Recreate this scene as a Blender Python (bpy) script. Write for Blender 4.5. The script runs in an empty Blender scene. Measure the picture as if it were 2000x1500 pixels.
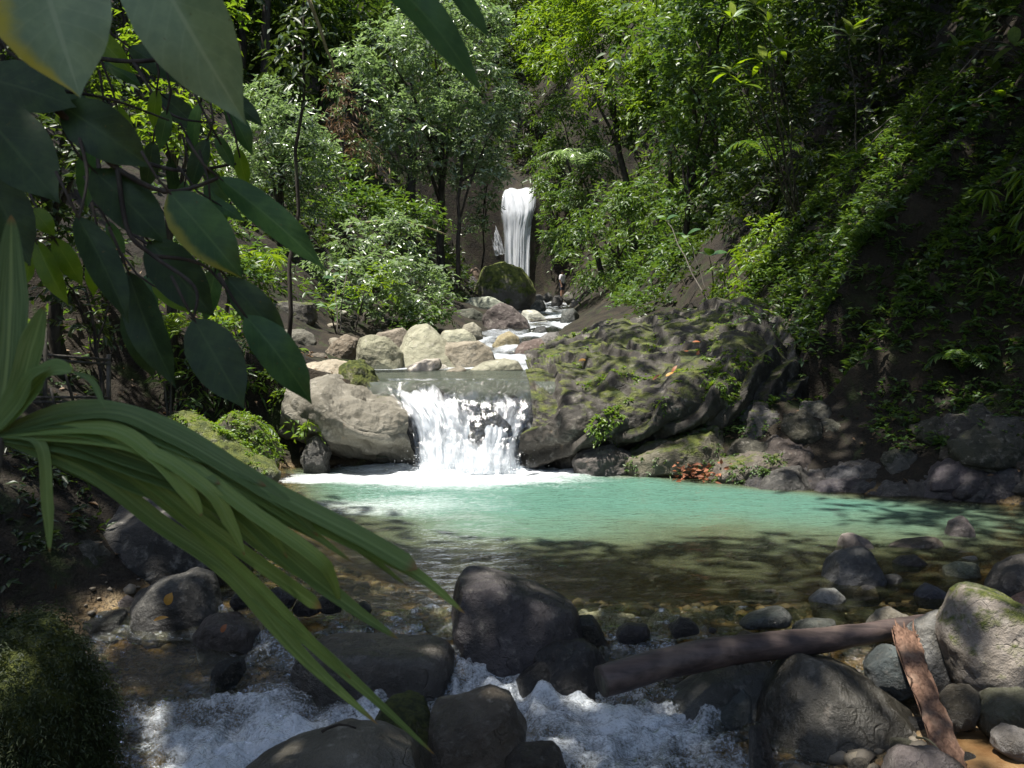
import bpy, bmesh, math, random
import numpy as np
from mathutils import Vector

# ------------------------------------------------------------------ camera, sky, sun, exposure
S = bpy.context.scene
COL = S.collection
FPX, CAMZ = 1900.0, 1.70                      # focal length in photo pixels (2000 wide), eye height above the pool
PITCH = math.atan(100 / FPX)
cam_d = bpy.data.cameras.new("camera"); cam = bpy.data.objects.new("camera", cam_d); COL.objects.link(cam)
cam.location = (0, 0, CAMZ); cam.rotation_euler = (math.pi / 2 - PITCH, 0, 0)
cam_d.sensor_width = 36; cam_d.lens = 36 * FPX / 2000
cam_d.clip_start = 0.05; cam_d.clip_end = 500
cam_d.dof.use_dof = True; cam_d.dof.focus_distance = 13.0; cam_d.dof.aperture_fstop = 11
S.camera = cam
SUN = Vector((-0.28, -0.09, 0.955)).normalized()   # direction towards the sun
world = bpy.data.worlds.new("World"); S.world = world; world.use_nodes = True
wn = world.node_tree; wn.nodes.clear()
sky = wn.nodes.new("ShaderNodeTexSky"); sky.sky_type = 'NISHITA'; sky.sun_disc = False
sky.sun_elevation = math.asin(SUN.z); sky.sun_rotation = math.atan2(SUN.x, SUN.y)
sky.dust_density = 2.0
bg = wn.nodes.new("ShaderNodeBackground"); bg.inputs[1].default_value = 0.12
wo = wn.nodes.new("ShaderNodeOutputWorld")
wn.links.new(sky.outputs[0], bg.inputs[0]); wn.links.new(bg.outputs[0], wo.inputs[0])
sun_d = bpy.data.lights.new("sun", 'SUN'); sun_d.energy = 4.6; sun_d.angle = math.radians(0.55); sun_d.color = (1, .955, .88)
sun = bpy.data.objects.new("sun", sun_d); COL.objects.link(sun)
sun.rotation_euler = SUN.to_track_quat('Z', 'Y').to_euler()
S.view_settings.view_transform = 'Standard'; S.view_settings.look = 'None'
S.view_settings.exposure = 1.1; S.view_settings.gamma = 1.0
S.cycles.use_denoising = True
S.cycles.max_bounces = 7; S.cycles.diffuse_bounces = 4; S.cycles.glossy_bounces = 3
S.cycles.transmission_bounces = 5; S.cycles.transparent_max_bounces = 10
S.cycles.sample_clamp_indirect = 6; S.cycles.caustics_reflective = False; S.cycles.caustics_refractive = False

# ------------------------------------------------------------------ helpers
rng = np.random.default_rng(11)
random.seed(4)
cp, sp = math.cos(PITCH), math.sin(PITCH)
def ray(px, py):
    u, v = (px - 1000) / FPX, (750 - py) / FPX
    return np.array((u, cp + v * sp, -sp + v * cp))
def P(px, py, Y):                              # point at forward distance Y seen at photo pixel (px, py)
    d = ray(px, py); d = d * (Y / d[1]); d[2] += CAMZ
    return d
def G(px, py, z):                              # point on the level z
    d = ray(px, py); d = d * ((z - CAMZ) / d[2]); d[2] += CAMZ
    return d
def nrm(a): return a / np.maximum(np.linalg.norm(a, axis=-1, keepdims=True), 1e-9)

def _h(ix, iy, iz, seed):
    with np.errstate(over='ignore'):
        n = (ix.astype(np.uint32) * np.uint32(374761393) + iy.astype(np.uint32) * np.uint32(668265263)
             + iz.astype(np.uint32) * np.uint32(2147483647) + np.uint32((seed * 974634777 + 12345) & 0xffffffff))
        n = (n ^ (n >> np.uint32(13))) * np.uint32(1274126177)
        n = n ^ (n >> np.uint32(16)); n = n * np.uint32(2246822519); n = n ^ (n >> np.uint32(15))
    return (n & np.uint32(0xffffff)).astype(np.float64) / 16777215.0 * 2 - 1
def noise(p, seed=0):                          # value noise, p (N,3), -1..1
    p = np.asarray(p, float); i = np.floor(p).astype(np.int64); f = p - i; f = f * f * f * (f * (f * 6 - 15) + 10)
    x, y, z = i[:, 0], i[:, 1], i[:, 2]; r = 0
    for dx in (0, 1):
        wx = f[:, 0] if dx else 1 - f[:, 0]
        for dy in (0, 1):
            wy = f[:, 1] if dy else 1 - f[:, 1]
            for dz in (0, 1):
                wz = f[:, 2] if dz else 1 - f[:, 2]
                r = r + wx * wy * wz * _h(x + dx, y + dy, z + dz, seed)
    return r
def fbm(p, oct=4, seed=0, gain=.5):
    a, s, r = 1.0, 0, 0
    p = np.asarray(p, float)
    for k in range(oct):
        r = r + a * noise(p, seed + k * 17); s += a; a *= gain; p = p * 2.03 + 5.3
    return r / s
def xyz(x, y, z=0): return np.stack([x, y, np.broadcast_to(z, np.shape(x))], -1)

def mesh(name, V, F, attrs=None, smooth=True):
    """V (N,3); F (M,3|4) array or list of such; attrs {name: (N,)} point floats"""
    V = np.asarray(V, np.float32); Fs = F if isinstance(F, list) else [F]
    me = bpy.data.meshes.new(name); me.vertices.add(len(V)); me.vertices.foreach_set("co", V.ravel())
    li = np.concatenate([np.asarray(f, np.int32).ravel() for f in Fs])
    tot = np.concatenate([np.full(len(f), np.shape(f)[1], np.int32) for f in Fs])
    st = np.concatenate([[0], np.cumsum(tot)[:-1]]).astype(np.int32)
    me.loops.add(len(li)); me.loops.foreach_set("vertex_index", li)
    me.polygons.add(len(tot)); me.polygons.foreach_set("loop_start", st); me.polygons.foreach_set("loop_total", tot)
    me.polygons.foreach_set("use_smooth", np.full(len(tot), smooth, bool))
    for k, a in (attrs or {}).items():
        at = me.attributes.new(k, 'FLOAT', 'POINT'); at.data.foreach_set("value", np.asarray(a, np.float32))
    me.update(calc_edges=True); me.validate()
    return me
def link(name, me, mat=None, parent=None, loc=(0, 0, 0)):
    o = bpy.data.objects.new(name, me); COL.objects.link(o); o.location = loc
    if mat and me and not me.materials: me.materials.append(mat)
    if parent: o.parent = parent
    return o
def tag(o, label, cat, group=None, **kw):
    o["label"] = label; o["category"] = cat
    if group: o["group"] = group
    for k, v in kw.items(): o[k] = v
    return o
def empty(name, loc, label, cat, group=None):
    o = bpy.data.objects.new(name, None); COL.objects.link(o); o.location = tuple(loc); o.empty_display_size = .1
    return tag(o, label, cat, group)
def structure(o): o["kind"] = "structure"; return o
def stuff(o): o["kind"] = "stuff"; return o

def grid_faces(nu, nv):
    i = np.arange(nu - 1)[:, None] * nv + np.arange(nv - 1)[None]
    i = i.ravel()
    return np.stack([i, i + nv, i + nv + 1, i + 1], -1)
def catmull(P_, n):
    """resample control points (k,...) to n points"""
    P_ = np.asarray(P_, float); k = len(P_); t = np.linspace(0, k - 1, n); i = np.minimum(t.astype(int), k - 2); f = t - i
    f = f.reshape((-1,) + (1,) * (P_.ndim - 1))
    g = lambda j: P_[np.clip(j, 0, k - 1)]
    p0, p1, p2, p3 = g(i - 1), g(i), g(i + 1), g(i + 2)
    return .5 * (2 * p1 + (p2 - p0) * f + (2 * p0 - 5 * p1 + 4 * p2 - p3) * f ** 2 + (3 * p1 - p0 - 3 * p2 + p3) * f ** 3)
def loft(rows, nu, nv):
    """rows: list of rows of 3D points -> (nu*nv,3) smooth surface, nu along rows index, nv along each row"""
    R = [catmull(np.asarray(r, float), nv) for r in rows]
    return catmull(np.stack(R), nu).reshape(-1, 3)
def vnormals(V, F):
    n = np.zeros_like(V); fn = np.cross(V[F[:, 1]] - V[F[:, 0]], V[F[:, 2]] - V[F[:, 0]])
    for k in range(F.shape[1]): np.add.at(n, F[:, k], fn)
    return nrm(n)
def tube(pts, rad, seg=8, cap=True):
    pts = np.asarray(pts, float); rad = np.broadcast_to(np.asarray(rad, float), (len(pts),))
    t = nrm(np.gradient(pts, axis=0)); ref = np.array((0.31, .17, .93)) if abs(t[0][2]) < .9 else np.array((1., .1, 0))
    a = nrm(np.cross(t, ref)); b = np.cross(t, a)
    th = np.linspace(0, 2 * np.pi, seg, endpoint=False)
    V = pts[:, None] + rad[:, None, None] * (np.cos(th)[None, :, None] * a[:, None] + np.sin(th)[None, :, None] * b[:, None])
    n = len(pts); i = np.arange(n - 1)[:, None] * seg; j = np.arange(seg)[None]
    q = np.stack([i + j, i + (j + 1) % seg, i + seg + (j + 1) % seg, i + seg + j], -1).reshape(-1, 4)
    V = V.reshape(-1, 3); Fs = [q]
    if cap:
        V = np.concatenate([V, pts[:1], pts[-1:]]); c0, c1 = len(V) - 2, len(V) - 1; jj = np.arange(seg)
        Fs.append(np.concatenate([np.stack([np.full(seg, c0), (jj + 1) % seg, jj], -1),
                                  np.stack([np.full(seg, c1), (n - 1) * seg + jj, (n - 1) * seg + (jj + 1) % seg], -1)]))
    return V, Fs
class MB:                                       # collects geometry into one mesh
    def __init__(s): s.V = []; s.F = []; s.n = 0; s.A = []
    def add(s, V, F, rnd=0.5):
        V = np.asarray(V, float)
        for f in (F if isinstance(F, list) else [F]): s.F.append(np.asarray(f) + s.n)
        s.V.append(V); s.A.append(np.broadcast_to(np.asarray(rnd, float), (len(V),))); s.n += len(V)
    def mesh(s, name, smooth=True):
        by = {}
        for f in s.F: by.setdefault(f.shape[1], []).append(f)
        return mesh(name, np.concatenate(s.V), [np.concatenate(v) for v in by.values()], {"rnd": np.concatenate(s.A)}, smooth)

# ------------------------------------------------------------------ materials
class NT:
    def __init__(s, name):
        s.m = bpy.data.materials.new(name); s.m.use_nodes = True; s.t = s.m.node_tree; s.t.nodes.clear()
        s.out = s.n("ShaderNodeOutputMaterial")
    def n(s, typ, **kw):
        x = s.t.nodes.new(typ)
        for k, v in kw.items(): setattr(x, k, v)
        return x
    def l(s, a, b): s.t.links.new(a, b)
    def val(s, x, sock):
        if hasattr(x, 'is_output') or isinstance(x, bpy.types.NodeSocket): s.l(x, sock)
        else: sock.default_value = x
    def attr(s, name, typ='GEOMETRY'):
        a = s.n("ShaderNodeAttribute"); a.attribute_name = name; a.attribute_type = typ; return a
    def noise(s, co, scale, detail=4, rough=.55, dist=0):
        x = s.n("ShaderNodeTexNoise"); s.l(co, x.inputs["Vector"]); x.inputs["Scale"].default_value = scale
        x.inputs["Detail"].default_value = detail; x.inputs["Roughness"].default_value = rough; x.inputs["Distortion"].default_value = dist
        return x.outputs["Fac"]
    def math(s, op, a, b=None, clamp=False):
        x = s.n("ShaderNodeMath", operation=op, use_clamp=clamp); s.val(a, x.inputs[0])
        if b is not None: s.val(b, x.inputs[1])
        return x.outputs[0]
    def ramp(s, f, a, b, lo=0., hi=1.):
        x = s.n("ShaderNodeMapRange"); x.interpolation_type = 'SMOOTHSTEP'; s.val(f, x.inputs[0])
        for i, v in zip((1, 2, 3, 4), (a, b, lo, hi)): x.inputs[i].default_value = v
        return x.outputs[0]
    def mix(s, f, a, b):
        x = s.n("ShaderNodeMix", data_type='RGBA'); s.val(f, x.inputs[0])
        for v, k in ((a, 6), (b, 7)): s.val((*v, 1) if isinstance(v, tuple) and len(v) == 3 else v, x.inputs[k])
        return x.outputs[2]
    def bump(s, h, strength=.5, dist=.02, nrm=None):
        x = s.n("ShaderNodeBump"); s.l(h, x.inputs["Height"]); s.val(strength, x.inputs["Strength"]); x.inputs["Distance"].default_value = dist
        if nrm: s.l(nrm, x.inputs["Normal"])
        return x.outputs[0]
    def pbr(s, col, rough=.6, spec=.5, nrm=None, **kw):
        x = s.n("ShaderNodeBsdfPrincipled"); s.val((*col, 1) if isinstance(col, tuple) else col, x.inputs["Base Color"])
        s.val(rough, x.inputs["Roughness"]); s.val(spec, x.inputs["Specular IOR Level"])
        if nrm: s.l(nrm, x.inputs["Normal"])
        for k, v in kw.items(): s.val(v, x.inputs[k.replace('_', ' ')])
        return x.outputs[0]
    def mixs(s, f, a, b):
        x = s.n("ShaderNodeMixShader"); s.val(f, x.inputs[0]); s.l(a, x.inputs[1]); s.l(b, x.inputs[2]); return x.outputs[0]
    def done(s, sh): s.l(sh, s.out.inputs["Surface"]); return s.m
    def pos(s): return s.n("ShaderNodeNewGeometry").outputs["Position"]
    def sep(s, v): x = s.n("ShaderNodeSeparateXYZ"); s.l(v, x.inputs[0]); return x.outputs

def rock_material():
    N = NT("river_rock"); tc = N.n("ShaderNodeTexCoord").outputs["Object"]; pos = N.pos()
    info = N.n("ShaderNodeObjectInfo"); tint = info.outputs["Color"]
    moss = N.attr("moss", 'OBJECT').outputs["Fac"]; wet = N.attr("wet", 'OBJECT').outputs["Fac"]; sc = N.attr("grain", 'OBJECT').outputs["Fac"]
    v = N.n("ShaderNodeVectorMath", operation='ADD'); N.l(tc, v.inputs[0]); N.l(info.outputs["Location"], v.inputs[1])
    vs = N.n("ShaderNodeVectorMath", operation='SCALE'); N.l(v.outputs[0], vs.inputs[0]); N.l(sc, vs.inputs["Scale"])
    c = vs.outputs[0]
    big = N.noise(c, 1.6, 5, .6, .4); mid = N.noise(c, 7, 6, .65); fine = N.noise(c, 38, 4, .7)
    vor = N.n("ShaderNodeTexVoronoi"); N.l(c, vor.inputs["Vector"]); vor.inputs["Scale"].default_value = 4.2
    f = N.ramp(big, .3, .7)
    dk = N.mix(1.0, tint, (.45, .44, .40)); 
    x = N.n("ShaderNodeMix", data_type='RGBA', blend_type='MULTIPLY'); x.inputs[0].default_value = 1; N.l(tint, x.inputs[6]); x.inputs[7].default_value = (.48, .47, .44, 1)
    col = N.mix(f, x.outputs[2], tint)
    col = N.mix(N.math('MULTIPLY', N.ramp(mid, .52, .75), .5), col, (.42, .39, .33))          # pale lichen and mineral blotches
    col = N.mix(N.math('MULTIPLY', N.ramp(fine, .55, .75), .45), col, (.05, .05, .045))        # dark grain
    col = N.mix(N.math('MULTIPLY', N.ramp(N.noise(c, 2.7, 4, .7, 1.2), .6, .8), .35), col, (.23, .15, .08))
    dv = N.n("ShaderNodeVectorMath", operation='ADD'); N.l(c, dv.inputs[0]); nv_ = N.n("ShaderNodeTexNoise"); N.l(c, nv_.inputs["Vector"]); nv_.inputs["Scale"].default_value = 2.5; N.l(nv_.outputs["Color"], dv.inputs[1])
    vc = N.n("ShaderNodeTexVoronoi", feature='DISTANCE_TO_EDGE'); N.l(dv.outputs[0], vc.inputs["Vector"]); vc.inputs["Scale"].default_value = 1.1
    crack = N.math('MULTIPLY', N.ramp(vc.outputs["Distance"], .0, .022, 1, 0), N.ramp(big, .5, .58))
    col = N.mix(N.math('MULTIPLY', crack, .22), col, (.03, .028, .025))
    # moss
    nz = N.sep(N.n("ShaderNodeNewGeometry").outputs["Normal"])[2]
    mm = N.math('ADD', N.math('MULTIPLY', nz, .35), N.math('ADD', N.noise(c, 2.2, 6, .7), N.math('MULTIPLY', N.noise(c, 9, 4), .35)))
    thr = N.math('SUBTRACT', 1.55, N.math('MULTIPLY', moss, 1.1))
    mk = N.n("ShaderNodeMapRange"); N.l(N.math('SUBTRACT', mm, thr), mk.inputs[0]); mk.inputs[1].default_value = -.07; mk.inputs[2].default_value = .1
    mk.clamp = True; mk = mk.outputs[0]
    mcol = N.mix(N.ramp(N.noise(c, 6, 5, .7), .35, .65), (.040, .058, .010), (.14, .16, .025))
    col = N.mix(mk, col, mcol)
    # wet tide band just above the pool and rapids
    z = N.sep(pos)[2]; w2 = N.math('ADD', z, N.math('MULTIPLY', N.noise(pos, 3.0, 3), .16))
    band = N.math('MULTIPLY', N.ramp(w2, .10, .19, 1, 0), N.ramp(z, -.9, -.8))
    w = N.math('MAXIMUM', wet, N.math('MULTIPLY', band, .8))
    x = N.n("ShaderNodeMix", data_type='RGBA', blend_type='MULTIPLY'); x.inputs[0].default_value = 1; N.l(col, x.inputs[6]); x.inputs[7].default_value = (.42, .42, .44, 1)
    col = N.mix(w, col, x.outputs[2])
    rough = N.math('SUBTRACT', .88, N.math('MULTIPLY', N.math('MULTIPLY', w, N.math('SUBTRACT', 1.0, mk)), .66))
    hgt = N.math('ADD', N.math('ADD', N.math('MULTIPLY', mid, 1.1), N.math('MULTIPLY', fine, .30)), N.math('ADD', N.math('MULTIPLY', vor.outputs["Distance"], .35), N.math('MULTIPLY', mk, N.math('SUBTRACT', N.math('MULTIPLY', N.noise(c, 60, 3), 1.2), N.math('MULTIPLY', crack, .0)))))
    hgt = N.math('SUBTRACT', hgt, N.math('MULTIPLY', crack, .25))
    b = N.bump(hgt, .75, .05)
    return N.done(N.pbr(col, rough, .5, b))
ROCK = rock_material()

def leaf_mat(name, c1, c2, trans=.38, rough=.42, tcol=None, spec=.5):
    N = NT(name); r = N.attr("rnd").outputs["Fac"]
    c = N.mix(r, c1, c2)
    x = N.n("ShaderNodeMix", data_type='RGBA', blend_type='MULTIPLY'); x.inputs[0].default_value = 1; N.l(c, x.inputs[6]); x.inputs[7].default_value = (*(tcol or (2.1, 1.9, .7)), 1); x.clamp_result = False
    t = N.n("ShaderNodeBsdfTranslucent"); N.l(x.outputs[2], t.inputs[0])
    return N.done(N.mixs(trans, N.pbr(c, rough, spec), t.outputs[0]))
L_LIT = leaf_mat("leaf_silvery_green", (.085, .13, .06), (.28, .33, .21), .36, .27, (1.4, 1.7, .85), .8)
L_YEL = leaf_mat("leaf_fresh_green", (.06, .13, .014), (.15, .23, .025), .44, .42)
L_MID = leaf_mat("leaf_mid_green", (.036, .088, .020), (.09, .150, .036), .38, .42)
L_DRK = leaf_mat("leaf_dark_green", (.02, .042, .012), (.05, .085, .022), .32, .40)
L_DRY = leaf_mat("leaf_dry_brown", (.12, .075, .04), (.25, .17, .10), .2, .7, (1.2, 1, .8))

def bark_mat(name, c1, c2, sc=1.0):
    N = NT(name); tc = N.n("ShaderNodeTexCoord").outputs["Object"]
    m = N.n("ShaderNodeMapping"); N.l(tc, m.inputs[0]); m.inputs["Scale"].default_value = (9 * sc, 9 * sc, 2.0 * sc)
    a = N.noise(m.outputs[0], 1.5, 6, .65, .6); b = N.noise(tc, 3 * sc, 3)
    c = N.mix(N.ramp(a, .35, .7), c1, c2); c = N.mix(N.math('MULTIPLY', N.ramp(b, .55, .75), .5), c, (.10, .12, .06))
    return N.done(N.pbr(c, .85, .3, N.bump(a, .6, .02)))
BARK = bark_mat("bark_dark", (.022, .018, .014), (.075, .062, .05))
BARK2 = bark_mat("bark_grey", (.05, .045, .036), (.15, .135, .11))
# ------------------------------------------------------------------ the gorge: ground
def tab(*kv):
    k = np.array(kv, float).reshape(-1, 2); return lambda y: np.interp(y, k[:, 0], k[:, 1])
BED = tab(-30, -3, -10, -1.7, 0, -1.0, 3, -.8, 4.3, -.60, 5.6, -.24, 6.2, -.20, 7.2, -.36, 8.6, -.75, 10, -1.0, 11.7, -.9, 12.35, -.5, 12.7, .45, 13.1, .72, 17, .8, 25, 1.32, 35, 1.98, 45, 2.6, 57, 3.2, 59.6, 3.4, 60.6, 8, 61.5, 10.4, 76, 20, 130, 58)
SURF = tab(-30, -2.7, -10, -1.5, 0, -.78, 3, -.55, 4.3, -.40, 5.0, -.24, 5.6, -.10, 6.0, 0, 12.0, 0, 12.45, .1, 12.7, 1.04, 17, 1.06, 18.5, 1.16, 25, 1.50, 35, 2.15, 45, 2.8, 57, 3.45, 59.6, 3.6, 60.6, 8.2, 61.5, 10.6, 76, 20.2, 130, 58.2)
XL = tab(-30, -.6, 0, -.5, 2, -.7, 3.5, -1.6, 4.7, -2.0, 5.5, -2.5, 7, -2.1, 9, -2.6, 12, -3.0, 12.8, -1.75, 17, -2.3, 20, -1.6, 25, -.9, 35, .3, 45, .8, 54, -.6, 58, -1.0, 61, -.7, 130, -2)
XR = tab(-30, 1.2, 0, 1.2, 3, 1.25, 4.6, 1.35, 5.6, 2.6, 6.4, 3.6, 7.4, 5.2, 8.6, 6.4, 9.4, 5.4, 10.2, 3.8, 11.1, 2.6, 11.9, .8, 12.8, .25, 17, .15, 25, .9, 35, 2.1, 45, 2.7, 54, 2.9, 58, 2.4, 61, 1.5, 130, 3)
LS1 = tab(0, .75, 8, .7, 9.5, .5, 12, .45, 13, .2, 30, .25, 40, .3, 57, .8, 60, 1.5)
LW = tab(0, 2, 8, 2, 12, 2.2, 13, 2.6, 30, 2.5, 57, 2)
LS2 = tab(0, .8, 12, .75, 30, .75, 60, 1.1)
RS1 = tab(0, .12, 7, .10, 8.6, .3, 9.6, .5, 11.5, .45, 12.5, .18, 20, .18, 30, .5, 57, 1.2, 60, 1.7)
RW = tab(0, 2.6, 7, 2.2, 9.6, 2.2, 12, 3.0, 13, 3.6, 20, 3.6, 30, 2.2, 60, 3)
RS2 = tab(0, 1.0, 9, 1.25, 20, 1.15, 60, 1.1)
def height(X, Y):
    X = np.asarray(X, float); Y = np.asarray(Y, float)
    l, r, b, s = XL(Y), XR(Y), BED(Y), SURF(Y)
    t = np.clip((X - (l + r) / 2) / ((r - l) / 2), -1.2, 1.2)
    inside = b + (s - .02 - b) * np.clip(np.abs(t), 0, 1) ** 3.5
    dl = np.maximum(l - X, 0); dr = np.maximum(X - r, 0)
    bl = LS1(Y) * np.minimum(dl, LW(Y)) + LS2(Y) * np.maximum(dl - LW(Y), 0)
    br = RS1(Y) * np.minimum(dr, RW(Y)) + RS2(Y) * np.maximum(dr - RW(Y), 0)
    bank = bl + br; bank = np.where(bank > 25, 25 + (bank - 25) * .35, bank)
    d = np.minimum(dl + dr, 8); p = xyz(X, Y, 0 * X).reshape(-1, 3)
    n = fbm(p * .45, 4, 3).reshape(X.shape) * (.05 + .13 * d) + fbm(p * 2.1, 3, 9).reshape(X.shape) * (.035 + .05 * np.minimum(d, 2))
    dip = .75 * np.clip((Y - 12.0) / .5, 0, 1) * np.clip((19.5 - Y) / 2, 0, 1) * np.clip((X - r + .1) / .5, 0, 1) * np.clip((r + 4.3 - X) / 1.0, 0, 1)
    return inside + bank + n - dip
def axis(segs):
    return np.unique(np.concatenate([np.arange(a, b, s) for a, b, s in segs]).round(4))
gx = axis([(-90, -20, 3), (-20, -8, .8), (-8, -3.4, .2), (-3.4, 7, .09), (7, 12, .25), (12, 30, 1.0), (30, 93, 3)])
gy = axis([(-30, 0, 2), (0, 3, .3), (3, 14, .09), (14, 30, .25), (30, 58, .7), (58, 64, .3), (64, 130, 3)])
X, Y = np.meshgrid(gx, gy, indexing='ij'); Z = height(X, Y)
GV = xyz(X.ravel(), Y.ravel(), Z.ravel())
def ground_material():
    N = NT("forest_floor"); pos = N.pos(); s = N.sep(pos)
    a = N.noise(pos, 1.1, 6, .65, .5); b = N.noise(pos, 9, 5, .65); c = N.noise(pos, 40, 3)
    col = N.mix(N.ramp(a, .35, .65), (.011, .009, .006), (.032, .025, .016))
    col = N.mix(N.math('MULTIPLY', N.ramp(b, .58, .72), .5), col, (.06, .038, .02))
    col = N.mix(N.math('MULTIPLY', N.ramp(N.noise(pos, 2.3, 4, .6, 1), .52, .68), .7), col, (.028, .045, .010))
    bedm = N.math('MULTIPLY', N.ramp(s[2], .0, .12, 1, 0), N.ramp(s[1], 12.2, 12.6, 1, 0))
    bedc = N.mix(N.ramp(b, .35, .65), (.13, .085, .04), (.27, .20, .11))
    bedc = N.mix(N.ramp(c, .5, .7), bedc, (.06, .05, .04))
    col = N.mix(bedm, col, bedc)
    h = N.math('ADD', b, N.math('MULTIPLY', c, .4))
    return N.done(N.pbr(col, .9, .3, N.bump(h, .9, .06)))
structure(link("ground", mesh("ground", GV, grid_faces(len(gx), len(gy))), ground_material()))

# ------------------------------------------------------------------ water
def water_material(name, kind):
    """attributes: depth (metres of water below), foam (0..1). Milky turquoise in the deep, clear and brown-bedded in the shallows"""
    N = NT(name); pos = N.pos()
    dep = N.attr("depth").outputs["Fac"]; fo = N.attr("foam_glint").outputs["Fac"]
    m = N.n("ShaderNodeMapping"); N.l(pos, m.inputs[0]); m.inputs["Scale"].default_value = (1, 1.9, 1); c = m.outputs[0]
    if kind == 'pool':
        h = N.math('ADD', N.math('MULTIPLY', N.noise(c, 6.5, 3, .6, .3), 1.0), N.math('MULTIPLY', N.noise(c, 21, 3, .6), .4))
        b = N.bump(h, .6, .06)
    else:
        h = N.math('ADD', N.math('MULTIPLY', N.noise(c, 9, 4, .6, .5), 1.0), N.math('MULTIPLY', N.noise(pos, 42, 3, .6), .6))
        b = N.bump(h, .6, .06)
    turb = N.math('MULTIPLY', N.noise(c, 3.2, 4, .6, .8), .35)
    op = N.ramp(N.math('ADD', dep, N.math('SUBTRACT', turb, .17)), .12, .80, .06, .97)
    deep = N.mix(N.ramp(dep, .3, .95), (.125, .14, .075), (.085, .185, .14)) if kind == 'pool' else N.mix(N.noise(c, 2.5, 3), (.045, .05, .035), (.10, .115, .09))
    milky = N.n("ShaderNodeBsdfDiffuse"); N.l(deep, milky.inputs[0])
    tr = N.n("ShaderNodeBsdfTransparent"); tr.inputs[0].default_value = (.80, .76, .58, 1)
    body = N.mixs(op, tr.outputs[0], milky.outputs[0])
    fn = N.noise(c, 16, 5, .7, .6) if kind == 'pool' else N.noise(pos, 26, 5, .75, .8); fn2 = N.noise(pos, 75, 3, .7)
    wf_ = .75 if kind == 'pool' else .5
    fm = N.math('ADD', N.math('MULTIPLY', fn, wf_), N.math('MULTIPLY', fn2, 1 - wf_))
    thr = N.math('SUBTRACT', .98, N.math('MULTIPLY', fo, .95))
    k = N.n("ShaderNodeMapRange"); N.l(N.math('SUBTRACT', fm, thr), k.inputs[0]); k.inputs[1].default_value = -.20 if kind == 'pool' else -.12; k.inputs[2].default_value = .30 if kind == 'pool' else .19; k.clamp = True
    white = N.pbr((.74, .78, .79) if kind == 'pool' else (.58, .62, .65), .5, .4, b)
    body = N.mixs(k.outputs[0], body, white)
    gl = N.n("ShaderNodeBsdfGlossy"); gl.inputs["Roughness"].default_value = .05 if kind == "pool" else .10; N.l(b, gl.inputs["Normal"])
    fr = N.n("ShaderNodeFresnel"); fr.inputs[0].default_value = 1.33 if kind == 'pool' else 1.5; N.l(b, fr.inputs["Normal"])
    return N.done(N.mixs(fr.outputs[0], body, gl.outputs[0]))
W_POOL = water_material("pool_water", 'pool'); W_RAP = water_material("white_water", 'rapids')

# the turquoise plunge pool
px_ = np.arange(-4.2, 8.0, .045); py_ = np.arange(5.62, 12.75, .045)
X, Y = np.meshgrid(px_, py_, indexing='ij'); x, y = X.ravel(), Y.ravel()
fx, fy = -.55, 11.95                                              # foot of the lower fall
dist = np.hypot((x - fx) * .9, (y - fy) * 1.25)
q = xyz(x, y)
amp = .010 + .045 * np.exp(-(dist / 1.6) ** 2)
z = amp * (fbm(q * np.array((2.6, 4.6, 1)), 4, 21) * 1.6) + .012 * np.sin((y + .25 * noise(q * .8, 5)) * 9 + x * .7) * np.exp(-(dist / 3) ** 2)
foam_glint = 1.1 * np.exp(-(np.maximum(dist - .35, 0) / 1.0) ** 2)
foam_glint += .62 * np.exp(-((y - (11.35 + .12 * (x + 2))) / .38) ** 2) * np.exp(-((x + 2.0) / 1.3) ** 2)
foam_glint += (.30 + .30 * noise(q * np.array((.8, 2.4, 1)), 31)) * np.exp(-((y - 9.3) / .8) ** 2) * np.exp(-((x + 1.1) / 1.5) ** 2)
foam_glint += (.22 + .14 * noise(q * np.array((1.2, 3.6, 1)), 33)) * np.exp(-(dist / 3.4) ** 2)  # wide white flecks painted in as glints on the ripples
dep = np.maximum(0 - height(x, y), 0)
dep *= np.clip(1 + .3 * fbm(q * .7, 3, 8), .4, 1.6)
sl = np.clip((5.95 - y) / .3, 0, 1); z = z - .10 * sl ** 1.5
foam_glint += .35 * sl * (x < 1.6)
structure(link("pool_water", mesh("pool_water", xyz(x, y, z), grid_faces(len(px_), len(py_)), {"depth": dep, "foam_glint": np.clip(foam_glint, 0, 1.2)}), W_POOL))["label"] = "turquoise plunge pool below the lower waterfall"

# rapids spilling from the pool towards the viewer
px_ = np.arange(-3.6, 3.6, .021); py_ = np.arange(2.2, 5.98, .021)
X, Y = np.meshgrid(px_, py_, indexing='ij'); x, y = X.ravel(), Y.ravel(); q = xyz(x, y)
wx = x + .25 * noise(q * 1.3, 2); wy = y + .2 * noise(q * 1.1, 4)
qq = xyz(wx * 4.2, wy * 5.5)
rid = 1 - np.abs(fbm(qq, 4, 41)) * 2.1
calm = np.exp(-(((x + 2.0) / .4) ** 2 + ((y - 5.35) / .3) ** 2)) + np.exp(-(((x - 2.4) / 1.1) ** 2 + ((y - 5.6) / .5) ** 2)) * .7
live = np.clip(1 - calm, .08, 1)
z = SURF(y) - .015 + live * (.055 * (rid - .45) + .045 * fbm(qq * 2.6, 3, 47) + .05 * fbm(q * 1.6, 2, 50))
foam_glint = np.clip(.44 + .7 * fbm(xyz(wx * 1.5, wy * 2.3), 3, 61), 0, 1) * live * .62 + .16 * np.clip(rid, 0, 1) * live
foam_glint += .16 * np.exp(-(((x - .55) / .75) ** 2 + ((y - 4.45) / .45) ** 2)) + .28 * np.exp(-(((x + 1.1) / .7) ** 2 + ((y - 4.75) / .35) ** 2))
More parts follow.
